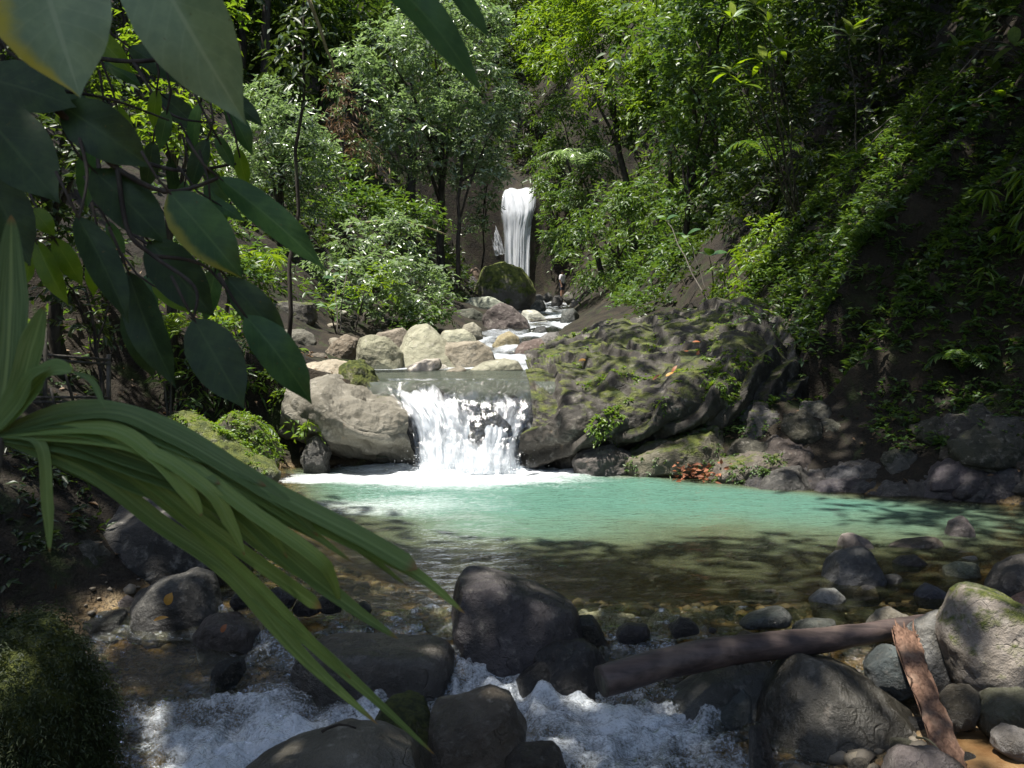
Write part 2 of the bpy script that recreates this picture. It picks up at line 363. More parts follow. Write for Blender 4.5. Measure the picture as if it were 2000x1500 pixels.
foam_glint += .10 * np.clip((.1 - x) / .5, 0, 1) * np.clip((5.3 - y) / .3, 0, 1) * live  # extra white on the left run stands in for sky glints
foam_glint += .3 * np.exp(-(((x - .2) / .5) ** 2 + ((y - 5.1) / .25) ** 2))
dep = np.maximum(SURF(y) - height(x, y), 0) * 1.6 + .08
o = structure(link("stream_rapids", mesh("stream_rapids", xyz(x, y, z), grid_faces(len(px_), len(py_)), {"depth": dep, "foam_glint": np.clip(foam_glint, 0, .74)}), W_RAP))
o["label"] = "foaming rapids tumbling between dark rocks below the pool"

# upper stream between the boulders
ys = np.concatenate([np.arange(12.55, 20, .08), np.arange(20, 58.6, .22)]); ts = np.linspace(-1, 1, 70)
T, Yy = np.meshgrid(ts, ys, indexing='ij'); l, r = XL(Yy) - .35, XR(Yy) + .25
x = ((l + r) / 2 + T * (r - l) / 2).ravel(); y = Yy.ravel(); y = y + .22 * noise(xyz(x * 3, 0 * x), 91) * np.exp(-(y - 12.55) / .3); q = xyz(x, y)
fast = np.clip((y - 16.6) / 2, 0, 1)
z = SURF(y) + .02 + (.012 + .09 * fast) * fbm(q * np.array((1.8, 1.4, 1)), 4, 71) * 1.5
foam_glint = .05 + fast * (.55 + .55 * fbm(q * np.array((1.2, .8, 1)), 3, 75)) + .6 * np.exp(-((y - 16.9) / .5) ** 2)
o = structure(link("upper_stream", mesh("upper_stream", xyz(x, y, z), grid_faces(70, len(ys)), {"depth": .12 + .5 * (y < 17), "foam_glint": np.clip(foam_glint, 0, 1.1)}), W_RAP))
o["label"] = "shallow white stream running down between boulders to the lower lip"

def fall_material(name, su, sv):
    N = NT(name); u = N.attr("u").outputs["Fac"]; v = N.attr("v").outputs["Fac"]; den = N.attr("dens").outputs["Fac"]
    cx = N.n("ShaderNodeCombineXYZ"); N.l(N.math('MULTIPLY', u, su), cx.inputs[0]); N.l(N.math('MULTIPLY', v, sv), cx.inputs[1])
    c = cx.outputs[0]
    st = N.noise(c, 1.0, 5, .62, .5); fi = N.noise(c, 3.3, 4, .65, .3)
    s = N.math('ADD', N.math('MULTIPLY', st, .65), N.math('MULTIPLY', fi, .35))
    a = N.n("ShaderNodeMapRange"); N.l(N.math('SUBTRACT', s, N.math('SUBTRACT', .92, den)), a.inputs[0]); a.inputs[1].default_value = -.10; a.inputs[2].default_value = .24; a.clamp = True
    b = N.bump(s, .6, .05)
    w = N.pbr((.74, .77, .80), .4, .5, b)
    tl = N.n("ShaderNodeBsdfTranslucent"); tl.inputs[0].default_value = (.83, .86, .88, 1)
    w = N.mixs(.35, w, tl.outputs[0])
    thin = N.n("ShaderNodeBsdfTransparent"); thin.inputs[0].default_value = (.86, .88, .9, 1)
    gl = N.n("ShaderNodeBsdfGlossy"); gl.inputs["Roughness"].default_value = .12; N.l(b, gl.inputs["Normal"])
    film = N.mixs(.10, thin.outputs[0], gl.outputs[0])
    return N.done(N.mixs(a.outputs[0], film, w))
W_FALL = fall_material("falling_water", 15, 4.5); W_FALL2 = fall_material("falling_water_far", 8, 3.0)

def fall_sheet(rows, nu, nv, dens, seed, rough, name, mat, parent):
    V = loft(rows, nu, nv); F = grid_faces(nu, nv)
    vv, uu = np.meshgrid(np.linspace(0, 1, nu), np.linspace(0, 1, nv), indexing='ij'); u, v = uu.ravel(), vv.ravel()
    n = vnormals(V, F); s = 1 if np.mean(n[:, 1]) < 0 else -1
    d = fbm(xyz(u * 14, v * 2.4 + .3 * u), 4, seed) * rough * 1.3 + fbm(xyz(u * 5, v * 4), 3, seed + 3) * rough
    V = V + s * n * d[:, None] * np.clip(.25 + v, 0, 1)[:, None]
    me = mesh(name, V, F, {"u": u, "v": v, "dens": dens(u, v)})
    return link(name, me, mat, parent)
# lower fall: over the lip at the pool's head
wf = empty("waterfall", P(910, 920, 11.95), "wide white waterfall pouring between two rock shoulders into the turquoise pool", "waterfall")
wf["kind"] = "structure"; WB = wf.location
def rel(rows, B): return [[np.asarray(p) - np.array(B) for p in r] for r in rows]
rowsA = [[P(735, 738, 13.1), P(800, 738, 13.2), P(880, 738, 13.3), P(960, 740, 13.3), P(1045, 742, 13.2)],
         [P(748, 752, 12.75), P(790, 762, 12.8), P(835, 748, 12.8), P(880, 760, 12.8), P(930, 752, 12.85), P(985, 764, 12.8), P(1045, 758, 12.75)],
         [P(775, 785, 12.5), P(820, 780, 12.5), P(885, 782, 12.45), P(960, 785, 12.4), P(1045, 790, 12.45)],
         [P(802, 825, 12.33), P(845, 822, 12.25), P(895, 822, 12.25), P(965, 830, 12.2), P(1040, 835, 12.3)],
         [P(814, 870, 12.2), P(850, 870, 12.08), P(905, 870, 12.1), P(960, 875, 12.05), P(1022, 875, 12.2)],
         [P(818, 925, 12.1), P(855, 928, 11.9), P(910, 930, 11.9), P(960, 928, 11.9), P(1012, 925, 12.1)]]
def densA(u, v):
    g = lambda a, b, su, sv: np.exp(-((u - a) / su) ** 2 - ((v - b) / sv) ** 2)
    d = .43 + .20 * np.clip((v - .28) / .25, 0, 1) + .20 * np.clip((v - .75) / .2, 0, 1) - .10 * np.clip((.12 - v) / .1, 0, 1)
    d += .16 * g(.2, .4, .16, .3) - .30 * g(.64, .42, .15, .17) - .17 * g(.28, .27, .10, .06) - .22 * g(.98, .5, .1, .5) - .12 * g(.8, .3, .12, .12)
    d -= .50 * np.clip((.16 - u) / .16, 0, 1) ** 1.5 + .50 * np.clip((u - .84) / .16, 0, 1) ** 1.5
    return d
fall_sheet(rel(rowsA, WB), 120, 130, densA, 5, .075, "water_sheet", W_FALL, wf)
rowsB = [[p + np.array((0, -.10, .015)) for p in r] for r in rowsA[2:]]
def densB(u, v): return .17 + .46 * np.clip((v - .35) / .5, 0, 1) - .5 * np.clip((.14 - u) / .14, 0, 1) - .5 * np.clip((u - .84) / .16, 0, 1) + .10 * np.exp(-((u - .22) / .2) ** 2) - .2 * np.exp(-((u - .62) / .18) ** 2 - ((v - .2) / .3) ** 2)
fall_sheet(rel(rowsB, WB), 90, 120, densB, 15, .10, "water_sheet", W_FALL, wf)
def droplets(n, seed, centre, spread, size):
    g = np.random.default_rng(seed); c = centre + g.normal(size=(n, 3)) * spread; c[:, 2] = centre[2] + np.abs(c[:, 2] - centre[2])
    s = size * g.uniform(.3, 1.2, n) ** 1.5; T = np.array([(1, 1, 1), (1, -1, -1), (-1, 1, -1), (-1, -1, 1)]) * .7
    V = (c[:, None] + T[None] * s[:, None, None]).reshape(-1, 3); b = np.arange(n)[:, None] * 4
    return V, np.concatenate([b + np.array(f) for f in ((0, 1, 2), (0, 3, 1), (0, 2, 3), (1, 3, 2))])
N = NT("spray"); SPRAY = N.done(N.pbr((.85, .88, .9), .3, .5))
V, F = droplets(3000, 3, np.array((.02, -.10, .0)), np.array((.32, .13, .11)), .0045)
stuff(link("spray", mesh("spray", V, F), SPRAY, wf))
# upper fall, at the head of the gorge
wf2 = empty("waterfall", P(1010, 590, 59.4), "tall narrow waterfall at the head of the gorge behind the mossy boulder", "waterfall")
wf2["kind"] = "structure"; WB2 = wf2.location
rowsC = [[P(992, 372, 62.6), P(1008, 370, 62.6), P(1030, 370, 62.6), P(1048, 370, 62.6)],
         [P(982, 376, 60.9), P(996, 370, 61.0), P(1010, 373, 60.9), P(1028, 369, 61.0), P(1048, 371, 60.9)],
         [P(977, 412, 60.2), P(1005, 410, 60.1), P(1028, 410, 60.1), P(1046, 400, 60.3)],
         [P(983, 450, 60.0), P(1005, 450, 59.9), P(1022, 450, 59.9), P(1038, 440, 60.2)],
         [P(985, 520, 59.7), P(1005, 520, 59.6), P(1020, 520, 59.6), P(1034, 520, 59.8)],
         [P(985, 592, 59.5), P(1005, 594, 59.3), P(1020, 594, 59.3), P(1035, 592, 59.5)]]
def densC(u, v): return .62 - .30 * np.clip((u - .78) / .22, 0, 1) * (v < .6) + .1 * v - .4 * np.clip((.14 - u) / .14, 0, 1) ** 1.5
fall_sheet(rel(rowsC, WB2), 110, 50, densC, 25, .09, "water_sheet", W_FALL2, wf2)
rowsD = [[P(955, 445, 60.6), P(968, 440, 60.6)], [P(960, 470, 60.3), P(978, 465, 60.3)], [P(968, 500, 60.1), P(986, 495, 60.0)]]
fall_sheet(rel(rowsD, WB2), 40, 24, lambda u, v: .45 + 0 * u, 29, .1, "side_trickle", W_FALL2, wf2)
# ------------------------------------------------------------------ boulders and outcrops
ICO = {}
def ico(sub):
    if sub not in ICO:
        bm = bmesh.new(); bmesh.ops.create_icosphere(bm, subdivisions=sub, radius=1)
        ICO[sub] = (np.array([v.co[:] for v in bm.verts]), np.array([[v.index for v in f.verts] for f in bm.faces])); bm.free()
    return ICO[sub]
def ray_poly(poly, th):
    """distance from the origin to the outline along each angle"""
    A = poly; B = np.roll(poly, -1, 0); d = np.stack([np.cos(th), np.sin(th)], -1); e = B - A
    den = d[:, None, 0] * e[None, :, 1] - d[:, None, 1] * e[None, :, 0]; den = np.where(np.abs(den) < 1e-9, 1e-9, den)
    t = (A[None, :, 0] * e[None, :, 1] - A[None, :, 1] * e[None, :, 0]) / den
    s = (A[None, :, 0] * d[:, None, 1] - A[None, :, 1] * d[:, None, 0]) / den
    t = np.where((t > 0) & (s >= -1e-6) & (s <= 1 + 1e-6), t, -1)
    r = t.max(1); return np.where(r > 0, r, np.median(r[r > 0]))
DARK = (.085, .082, .076); GREY = (.17, .165, .15); TAN = (.30, .265, .20); PALE = (.42, .40, .35); BRN = (.15, .12, .09); OLV = (.17, .17, .11); BLK = (.055, .053, .05)
def make_rock(outline, Y, depth=.8, box=2.6, lean=.15, sub=5, rough=.05, seed=1, facets=5, flat=.0):
    """boulder with the given front outline (photo pixels, at forward distance Y), a real depth, facets and weathering.
    returns mesh, base point"""
    pts = np.array([P(a, b, Y) for a, b in outline]); c = (pts.max(0) + pts.min(0)) / 2
    poly = (pts - c)[:, [0, 2]]; w = np.ptp(poly[:, 0]) / 2; h = np.ptp(poly[:, 1]) / 2
    th = np.linspace(0, 2 * np.pi, 180, endpoint=False); R = ray_poly(poly, th)
    k = np.array([1, 2, 3, 2, 1]) / 9.; R = sum(k[i] * np.roll(R, i - 2) for i in range(5))
    D, F = ico(sub); s = np.hypot(D[:, 0], D[:, 2]); t = np.mod(np.arctan2(D[:, 2], D[:, 0]), 2 * np.pi)
    r = np.interp(t, np.append(th, 2 * np.pi), np.append(R, R[0]))
    q = 1 / (s ** box + np.abs(D[:, 1]) ** box) ** (1 / box)
    dp = depth * (w + h) / 2 * 1.1 if depth < 5 else depth
    V = np.stack([r * np.cos(t) * s * q, dp * D[:, 1] * q, r * np.sin(t) * s * q], -1)
    g = np.random.default_rng(seed); sc = min(w, h)
    for i in range(facets):                              # broken faces
        n = nrm(np.array((g.normal(), -abs(g.normal()) * .8 if i % 2 else g.normal(), abs(g.normal()) * .8)))
        d = V @ n; lim = d.max() * g.uniform(.80, .93); V = V - np.outer(np.maximum(d - lim, 0) * .88, n)
    if flat > 0:
        lim = V[:, 2].max() * (1 - flat); V[:, 2] = np.where(V[:, 2] > lim, lim + (V[:, 2] - lim) * .25, V[:, 2])
    V[:, 1] += lean * V[:, 2]
    N = vnormals(V, F); pr = V / sc
    V = V + N * (sc * rough * (fbm(pr * 1.1 + seed * 3.7, 3, seed) * 2.0 + fbm(pr * 3.6 + seed, 4, seed + 5) * 1.1))[:, None]
    if sub >= 5: V = V + N * (sc * rough * .35 * (np.abs(fbm(pr * 8 + seed, 3, seed + 9)) - .25))[:, None]
    base = np.array((c[0], c[1], c[2] + V[:, 2].min())); V[:, 2] -= V[:, 2].min()
    return mesh("rock", V, F), base
SEED = [100]
def rock(outline, Y, label, col=GREY, moss=.1, wet=.0, grain=None, name="boulder", group=None, cat="boulder", wl=None, **kw):
    SEED[0] += 1; kw.setdefault("seed", SEED[0])
    if wl:                                               # put the front face where the photo's waterline lies
        Yf = Y
        for _ in range(30): Yf = .5 * Yf + .5 * (CAMZ - float(SURF(Yf))) * FPX / (wl - 650)
        a_ = np.array(outline, float); Y = Yf + .8 * kw.get("depth", .8) * 1.1 * (np.ptp(a_[:, 0]) + np.ptp(a_[:, 1])) / 4 / FPX * Yf
        outline = [(p, q + (14 if q > wl - 12 else 0)) for p, q in outline]
    me, base = make_rock(outline, Y, **kw); o = link(name, me, ROCK, None, base)
    size = np.ptp(np.array([p[0] for p in outline])) / FPX * Y
    g = np.random.default_rng(SEED[0]); j = g.uniform(.9, 1.1, 3) * g.uniform(.92, 1.08)
    o.color = (*[c * float(t) for c, t in zip(col, j)], 1)
    tag(o, label, cat, group, moss=float(moss), wet=float(wet), grain=float(grain if grain else np.clip(1.6 / max(size, .05), .5, 9)))
    return o
def ell(cx, cy, w, h, seed=0, n=9):                     # rough oval outline
    g = np.random.default_rng(int(cx * 7 + cy * 13) + seed); a = np.linspace(0, 2 * np.pi, n, endpoint=False) + g.uniform(-.2, .2, n)
    r = g.uniform(.84, 1.08, n); return [(cx + w / 2 * r[i] * math.cos(a[i]), cy - h / 2 * r[i] * math.sin(a[i])) for i in range(n)]
def hit(px, py, y0=7.0, y1=45.0):                       # where the line of sight through a photo pixel meets the ground
    d = ray(px, py); ys = np.arange(y0, y1, .04); x = d[0] / d[1] * ys; z = CAMZ + d[2] / d[1] * ys; k = np.where(z < height(x, ys))[0]
    return float(ys[k[0]]) if len(k) else y1
def Yat(py, z): return float(G(1000, py, z)[1])

# --- rapids and near bank
rock([(878, 1165), (905, 1124), (960, 1128), (1060, 1158), (1120, 1188), (1137, 1230), (1120, 1275), (1050, 1300), (920, 1300), (888, 1250), (874, 1200)], 5.55,
     "big blocky dark wet boulder where the pool spills into the rapids", DARK, .02, .75, sub=6, box=3.4, lean=.45, facets=6, rough=.035, wl=1284)
rock([(590, 1268), (640, 1254), (720, 1254), (870, 1264), (890, 1290), (878, 1335), (850, 1370), (720, 1385), (600, 1380), (575, 1310)], 5.25,
     "long flat-topped brown-grey block in the rapids under the palm leaf tip", BRN, .03, .55, box=4, lean=.1, facets=4, sub=6, rough=.03, wl=1352)
rock([(1035, 1292), (1080, 1262), (1140, 1254), (1172, 1275), (1203, 1335), (1195, 1375), (1100, 1370), (1040, 1330)], 5.05,
     "glossy black ridged rock beside the sawn end of the log", BLK, 0, .95, box=2.2, facets=6, lean=.3, wl=1350)
rock([(1008, 1328), (1062, 1288), (1112, 1342), (1105, 1370), (1015, 1365)], 4.95, "small pointed dark rock leaning on the black ridged rock", BLK, 0, .8, box=2.2, facets=5, sub=4, wl=1350)
rock([(1128, 1206), (1160, 1204), (1192, 1252), (1185, 1280), (1130, 1280)], 5.5, "small black wedge rock against the right end of the big dark boulder", BLK, 0, .9, sub=4, wl=1262)
rock([(735, 1402), (760, 1372), (800, 1360), (840, 1385), (862, 1430), (868, 1500), (850, 1580), (740, 1580), (725, 1450)], 4.28,
     "rounded moss-topped boulder squeezed between two bare boulders at the rapids' edge", OLV, .75, .1, box=2.6, lean=.2, sub=6)
rock([(842, 1386), (900, 1375), (960, 1360), (1000, 1374), (1026, 1430), (1020, 1475), (970, 1520), (900, 1590), (850, 1590), (838, 1480)], 4.22,
     "bare tan boulder with a dented right face beside the mossy one", (.17, .145, .105), .08, .12, box=3.2, lean=.35, sub=6, facets=4, rough=.04)
rock([(428, 1550), (480, 1506), (560, 1466), (660, 1438), (740, 1444), (820, 1474), (870, 1520), (890, 1660), (430, 1680)], 3.75,
     "broad smooth grey-brown boulder with a twig lying on its top", (.16, .15, .125), .06, .1, box=2.4, lean=.3, sub=6, facets=2, rough=.03)
rock([(985, 1480), (1020, 1458), (1080, 1455), (1110, 1480), (1110, 1540), (990, 1540)], 4.05, "low shiny wet rock awash in front of the tan boulder", BRN, 0, 1, box=2.4, sub=5)
rock([(1468, 1395), (1490, 1362), (1560, 1292), (1590, 1282), (1640, 1300), (1720, 1345), (1792, 1402), (1828, 1450), (1825, 1500), (1760, 1540), (1600, 1545), (1530, 1490), (1480, 1425)], 4.45,
     "large dark olive boulder with a sloping back under the log", (.095, .095, .07), .30, .25, box=2.4, lean=.45, sub=6, facets=5, rough=.04, wl=1495)
rock([(1296, 1365), (1380, 1312), (1440, 1290), (1500, 1300), (1545, 1345), (1500, 1410), (1420, 1420), (1310, 1390)], 4.85,
     "flat grey-green rock wedged beneath the log", (.12, .12, .095), .2, .4, box=2.5, lean=.4, wl=1400)
rock([(1384, 1388), (1450, 1345), (1466, 1360), (1466, 1410), (1452, 1440), (1400, 1430)], 4.5, "angular light grey rock chip at the edge of the white water", GREY, 0, .5, box=3, sub=4, wl=1420)
rock([(1470, 1420), (1495, 1412), (1510, 1500), (1520, 1560), (1460, 1560)], 4.2, "narrow wet rock face with water sheeting off it", BLK, 0, .9, sub=4)
rock([(1848, 1215), (1878, 1166), (1920, 1150), (1968, 1162), (2010, 1190), (2090, 1235), (2095, 1350), (2010, 1385), (1900, 1385), (1858, 1310), (1844, 1250)], 4.75,
     "tall grey boulder with a vivid green moss streak at the log's thin end", (.27, .265, .21), .58, 0, box=2.7, lean=.25, sub=6, facets=5, rough=.045)
rock([(1786, 1225), (1850, 1195), (1868, 1250), (1862, 1340), (1810, 1360), (1780, 1330)], 4.95, "speckled pale grey rock behind the splintered plank", (.25, .25, .235), .03, 0, box=3)
rock([(1690, 1300), (1715, 1270), (1760, 1262), (1790, 1290), (1800, 1350), (1740, 1360), (1695, 1335)], 4.95, "dark grey rock hidden behind the splintered plank's left edge", (.13, .135, .13), 0, .2, box=2.8)
rock([(1834, 1362), (1868, 1340), (1905, 1344), (1913, 1378), (1890, 1416), (1850, 1424), (1834, 1395)], 4.5, "rounded olive-grey rock right of the plank's middle", OLV, .2, 0, box=3)
rock([(1908, 1385), (1930, 1360), (1990, 1345), (2040, 1350), (2045, 1430), (1940, 1445), (1912, 1425)], 4.45, "long olive-grey rock lying beside the rounded one", (.19, .19, .14), .2, 0, box=3)
rock([(1938, 1430), (1965, 1418), (2030, 1436), (2040, 1480), (1990, 1490), (1942, 1462)], 4.2, "pale half-lit cobble near the orange sand", PALE, 0, 0, box=2.4)
rock([(1725, 1490), (1765, 1465), (1840, 1468), (1890, 1500), (1900, 1570), (1730, 1570)], 4.0, "pale grey boulder top near the foot of the plank", (.25, .25, .22), .08, 0, box=2.6)
# --- shallows on the right
rock([(1602, 1140), (1612, 1108), (1640, 1080), (1690, 1071), (1716, 1090), (1733, 1142), (1700, 1160), (1620, 1158)], 6.6, "squat mossy grey boulder standing alone in the brown shallows", (.11, .12, .11), .22, .35, box=2.8, lean=.3, sub=6, wl=1147)
rock([(1626, 1070), (1638, 1045), (1660, 1038), (1698, 1056), (1720, 1075), (1690, 1090), (1630, 1088)], 7.5, "pale round stone just behind the squat mossy boulder", (.30, .29, .25), .05, 0, box=2.3, wl=1076)
rock([(1842, 1045), (1860, 1020), (1885, 1008), (1902, 1020), (1908, 1045), (1890, 1062), (1850, 1060)], 8.2, "grey hump-backed stone at the green water's edge", GREY, 0, .3, box=2.5, wl=1052)
rock([(1722, 1068), (1770, 1055), (1830, 1050), (1846, 1062), (1830, 1078), (1730, 1080)], 7.7, "long flat grey-brown stone barely above the shallows", BRN, .05, .4, box=2.2)
rock([(1740, 1098), (1760, 1086), (1790, 1084), (1812, 1102), (1790, 1116), (1745, 1114)], 7.1, "dark wet stone midway between the squat boulder and the bank stones", DARK, 0, .7, box=2.2, sub=4)
rock([(1843, 1108), (1880, 1094), (1912, 1104), (1915, 1130), (1880, 1140), (1845, 1128)], 6.75, "flat tan stone at the front of the bank stones", (.2, .18, .14), 0, .25, box=2.6, sub=4)
rock([(1580, 1170), (1605, 1152), (1636, 1150), (1650, 1165), (1648, 1190), (1590, 1192)], 6.15, "smooth whitish stone half in the brown shallows", PALE, 0, .1, box=2.3, wl=1186)
rock([(1665, 1160), (1690, 1143), (1712, 1148), (1715, 1170), (1670, 1174)], 6.4, "small blue-grey stone beside the whitish one", GREY, 0, .5, box=2.4, sub=4)
rock([(1785, 1160), (1812, 1140), (1840, 1150), (1870, 1175), (1850, 1190), (1790, 1185)], 6.2, "slate-blue ridged stone off the tall mossy boulder", (.12, .125, .135), 0, .6, box=2.4, sub=4)
rock([(1690, 1222), (1715, 1194), (1740, 1187), (1785, 1210), (1785, 1245), (1700, 1250)], 5.4, "domed pale olive stone just behind the log", (.28, .27, .20), .1, 0, box=2.4)
rock([(1548, 1222), (1575, 1210), (1632, 1212), (1638, 1228), (1600, 1242), (1550, 1240)], 5.45, "slim flat mossy stone just behind the log", (.12, .13, .11), .2, .4, box=3, sub=4)
rock([(1440, 1215), (1485, 1195), (1530, 1183), (1548, 1200), (1540, 1222), (1450, 1226)], 5.65, "wet glinting slab at the rapids' right edge", GREY, 0, .9, box=2.6, sub=4)
rock([(1930, 1150), (1950, 1110), (1990, 1090), (2060, 1080), (2080, 1170), (1960, 1190)], 6.3, "dark boulder on the shore cut by the picture edge behind the mossy one", DARK, .1, .3, box=2.6)
rock([(1965, 1200), (1980, 1165), (2030, 1155), (2050, 1200), (1990, 1215)], 5.6, "reddish stone behind the tall mossy boulder", (.30, .19, .14), 0, 0, box=2.6, sub=4)
rock([(1200, 1232), (1225, 1218), (1262, 1220), (1275, 1238), (1240, 1256), (1205, 1252)], 5.65, "flat shiny stone awash right of the black wedge", DARK, 0, .9, sub=4)
rock([(1305, 1225), (1330, 1206), (1358, 1212), (1366, 1234), (1315, 1246)], 5.6, "angular wet stone standing in the spill", DARK, 0, .9, sub=4)
rock([(1428, 1250), (1455, 1232), (1486, 1242), (1490, 1268), (1435, 1272)], 5.3, "brownish black stone close behind the log's middle", BRN, 0, .7, sub=4)
# --- left of the rapids, in deep shade
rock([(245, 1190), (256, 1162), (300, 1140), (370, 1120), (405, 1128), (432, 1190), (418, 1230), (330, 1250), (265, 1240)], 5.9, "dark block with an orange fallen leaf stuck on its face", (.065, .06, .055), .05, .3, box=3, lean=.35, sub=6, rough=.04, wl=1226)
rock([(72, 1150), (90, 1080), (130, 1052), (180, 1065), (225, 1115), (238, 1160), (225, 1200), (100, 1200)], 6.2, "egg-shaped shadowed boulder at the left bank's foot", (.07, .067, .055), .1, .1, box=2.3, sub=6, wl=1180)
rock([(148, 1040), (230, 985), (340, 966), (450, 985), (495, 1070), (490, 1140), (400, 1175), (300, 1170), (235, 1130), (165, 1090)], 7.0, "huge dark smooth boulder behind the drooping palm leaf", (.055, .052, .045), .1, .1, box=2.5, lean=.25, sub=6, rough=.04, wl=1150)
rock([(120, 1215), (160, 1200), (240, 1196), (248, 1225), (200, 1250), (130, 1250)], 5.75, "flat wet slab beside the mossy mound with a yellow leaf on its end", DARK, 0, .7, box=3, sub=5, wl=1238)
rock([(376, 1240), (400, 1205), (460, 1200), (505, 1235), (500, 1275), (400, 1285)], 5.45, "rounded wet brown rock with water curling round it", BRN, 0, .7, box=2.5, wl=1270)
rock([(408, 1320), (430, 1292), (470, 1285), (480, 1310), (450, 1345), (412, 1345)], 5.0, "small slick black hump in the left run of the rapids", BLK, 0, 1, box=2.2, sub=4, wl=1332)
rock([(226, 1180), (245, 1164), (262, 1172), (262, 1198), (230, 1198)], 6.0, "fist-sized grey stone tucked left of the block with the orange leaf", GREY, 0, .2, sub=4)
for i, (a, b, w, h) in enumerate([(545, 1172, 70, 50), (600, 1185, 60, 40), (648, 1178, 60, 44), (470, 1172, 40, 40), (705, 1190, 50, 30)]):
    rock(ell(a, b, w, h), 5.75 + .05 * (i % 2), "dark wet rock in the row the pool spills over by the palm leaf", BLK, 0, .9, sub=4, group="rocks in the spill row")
# --- mossy rocks of the left bank
rock([(292, 830), (335, 800), (380, 812), (440, 858), (500, 892), (552, 915), (540, 950), (400, 945), (295, 910)], 10.9, "sunlit yellow-green mossy rock ramp sloping down to the pool", (.24, .21, .14), .66, 0, box=2.4, sub=6, rough=.09, lean=.5, depth=.6)
rock([(402, 850), (425, 818), (455, 804), (500, 822), (540, 866), (545, 905), (520, 935), (430, 920)], 11.4, "knobbly moss-clad boulder left of the rock shoulder's dark hollow", (.15, .14, .10), .68, 0, box=2.6, sub=6, rough=.10)
rock([(588, 885), (600, 858), (625, 852), (645, 880), (640, 925), (595, 925)], 11.9, "small lumpy rock in the hollow under the left shoulder", DARK, .45, .4, sub=5, rough=.12)
rock([(575, 745), (590, 712), (640, 702), (690, 712), (700, 740), (680, 775), (590, 780)], 13.1, "low sunlit pale slab capping the left rock shoulder", (.40, .375, .31), .08, 0, box=3, sub=6, depth=.7, lean=.6)
rock([(662, 740), (670, 712), (700, 702), (730, 722), (748, 755), (735, 785), (680, 780)], 12.95, "mossy lump on the left rock shoulder above the fall", (.25, .24, .15), .8, 0, box=2.6, sub=6, rough=.09)
# --- sunlit boulders above the lip
rock([(688, 690), (698, 664), (722, 654), (760, 660), (786, 690), (788, 730), (720, 738), (694, 715)], 17.2, "round tan boulder with brown weather streaks above the lip", TAN, .2, 0, box=2.6, sub=6)
rock([(728, 665), (745, 644), (785, 640), (804, 658), (800, 700), (740, 700)], 18.6, "tan boulder with a dark hollow behind the streaked one", TAN, .05, 0, box=2.8)
rock([(772, 700), (786, 652), (808, 634), (832, 632), (858, 652), (902, 700), (918, 735), (800, 738)], 17.7, "largest sunlit boulder, a leaning pinkish-tan slab above the lip", (.38, .33, .26), .06, 0, box=3.2, lean=.6, sub=6, facets=4)
rock([(862, 690), (872, 670), (935, 664), (963, 684), (970, 712), (940, 730), (880, 730)], 17.5, "broad grey-brown boulder leaning against the slab's right foot", (.27, .245, .19), .05, 0, box=3, lean=.3, sub=6)
rock([(795, 716), (830, 702), (862, 700), (868, 714), (840, 732), (798, 732)], 16.4, "flat white stone lying in front of the leaning slab", (.55, .52, .47), 0, 0, box=3, lean=.8)
rock([(914, 724), (945, 706), (985, 699), (1012, 706), (1024, 724), (990, 742), (925, 742)], 16.2, "lens-shaped smooth stone at the brink of the upper pool", (.33, .32, .25), .05, 0, box=2.2, facets=1, rough=.025, sub=6)
rock([(852, 668), (868, 645), (905, 642), (930, 656), (935, 678), (870, 684)], 20.5, "pale boulder behind the broad grey-brown one", (.40, .375, .30), .05, 0, box=2.8)
rock([(898, 650), (906, 634), (924, 629), (940, 642), (944, 662), (915, 672)], 23.5, "small round ball-like boulder beside the shaded ones", (.34, .31, .22), .03, 0, box=2.1, facets=1, rough=.03)
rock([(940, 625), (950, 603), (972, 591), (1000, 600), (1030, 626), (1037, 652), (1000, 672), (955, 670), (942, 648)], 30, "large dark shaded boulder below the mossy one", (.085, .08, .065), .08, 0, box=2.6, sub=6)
rock([(876, 625), (890, 606), (925, 600), (950, 618), (950, 655), (890, 655)], 31.5, "dark mossy boulder left of the large shaded one", (.085, .085, .06), .35, 0, box=2.6)
rock([(962, 675), (975, 655), (995, 647), (1012, 658), (1018, 682), (995, 695), (968, 692)], 22, "tilted yellowish-tan rock with a white chipped corner", (.30, .25, .14), .1, 0, box=3.2)
rock([(998, 690), (1020, 668), (1055, 660), (1068, 676), (1040, 700), (1005, 706)], 20.5, "flat brown-grey shelf rock at the stream's right edge", BRN, .1, .1, box=2.8, lean=.5)
rock([(1048, 668), (1065, 650), (1092, 648), (1103, 668), (1085, 690), (1055, 690)], 22, "mauve-grey shelf rock upstream of the brown one", (.20, .17, .16), .05, .1, box=2.8, lean=.5)
rock([(928, 560), (945, 522), (985, 510), (1020, 524), (1043, 550), (1048, 578), (1035, 606), (1000, 622), (958, 606), (930, 585)], 42, "giant round boulder with bright moss below the tall waterfall", (.23, .21, .15), .76, 0, grain=.8, box=2.3, facets=2, sub=6)
rock([(900, 600), (915, 582), (955, 578), (985, 590), (980, 612), (910, 615)], 37.5, "pale flat rock under the giant mossy boulder", (.33, .33, .27), .15, 0, box=2.8)
rock([(1012, 625), (1022, 606), (1045, 605), (1072, 625), (1070, 645), (1020, 645)], 34, "pale grey boulder between the dark boulder and the white stream", (.36, .35, .30), .05, 0, box=2.6)
rock([(1038, 655), (1048, 638), (1066, 636), (1074, 652), (1060, 668), (1042, 666)], 27, "small black wet boulder in the stream below the pale grey one", BLK, .05, .5)
rock([(1093, 625), (1100, 606), (1120, 602), (1133, 618), (1130, 640), (1098, 640)], 33, "dark wet boulder on the stream's right edge opposite the pale grey one", DARK, .05, .4)
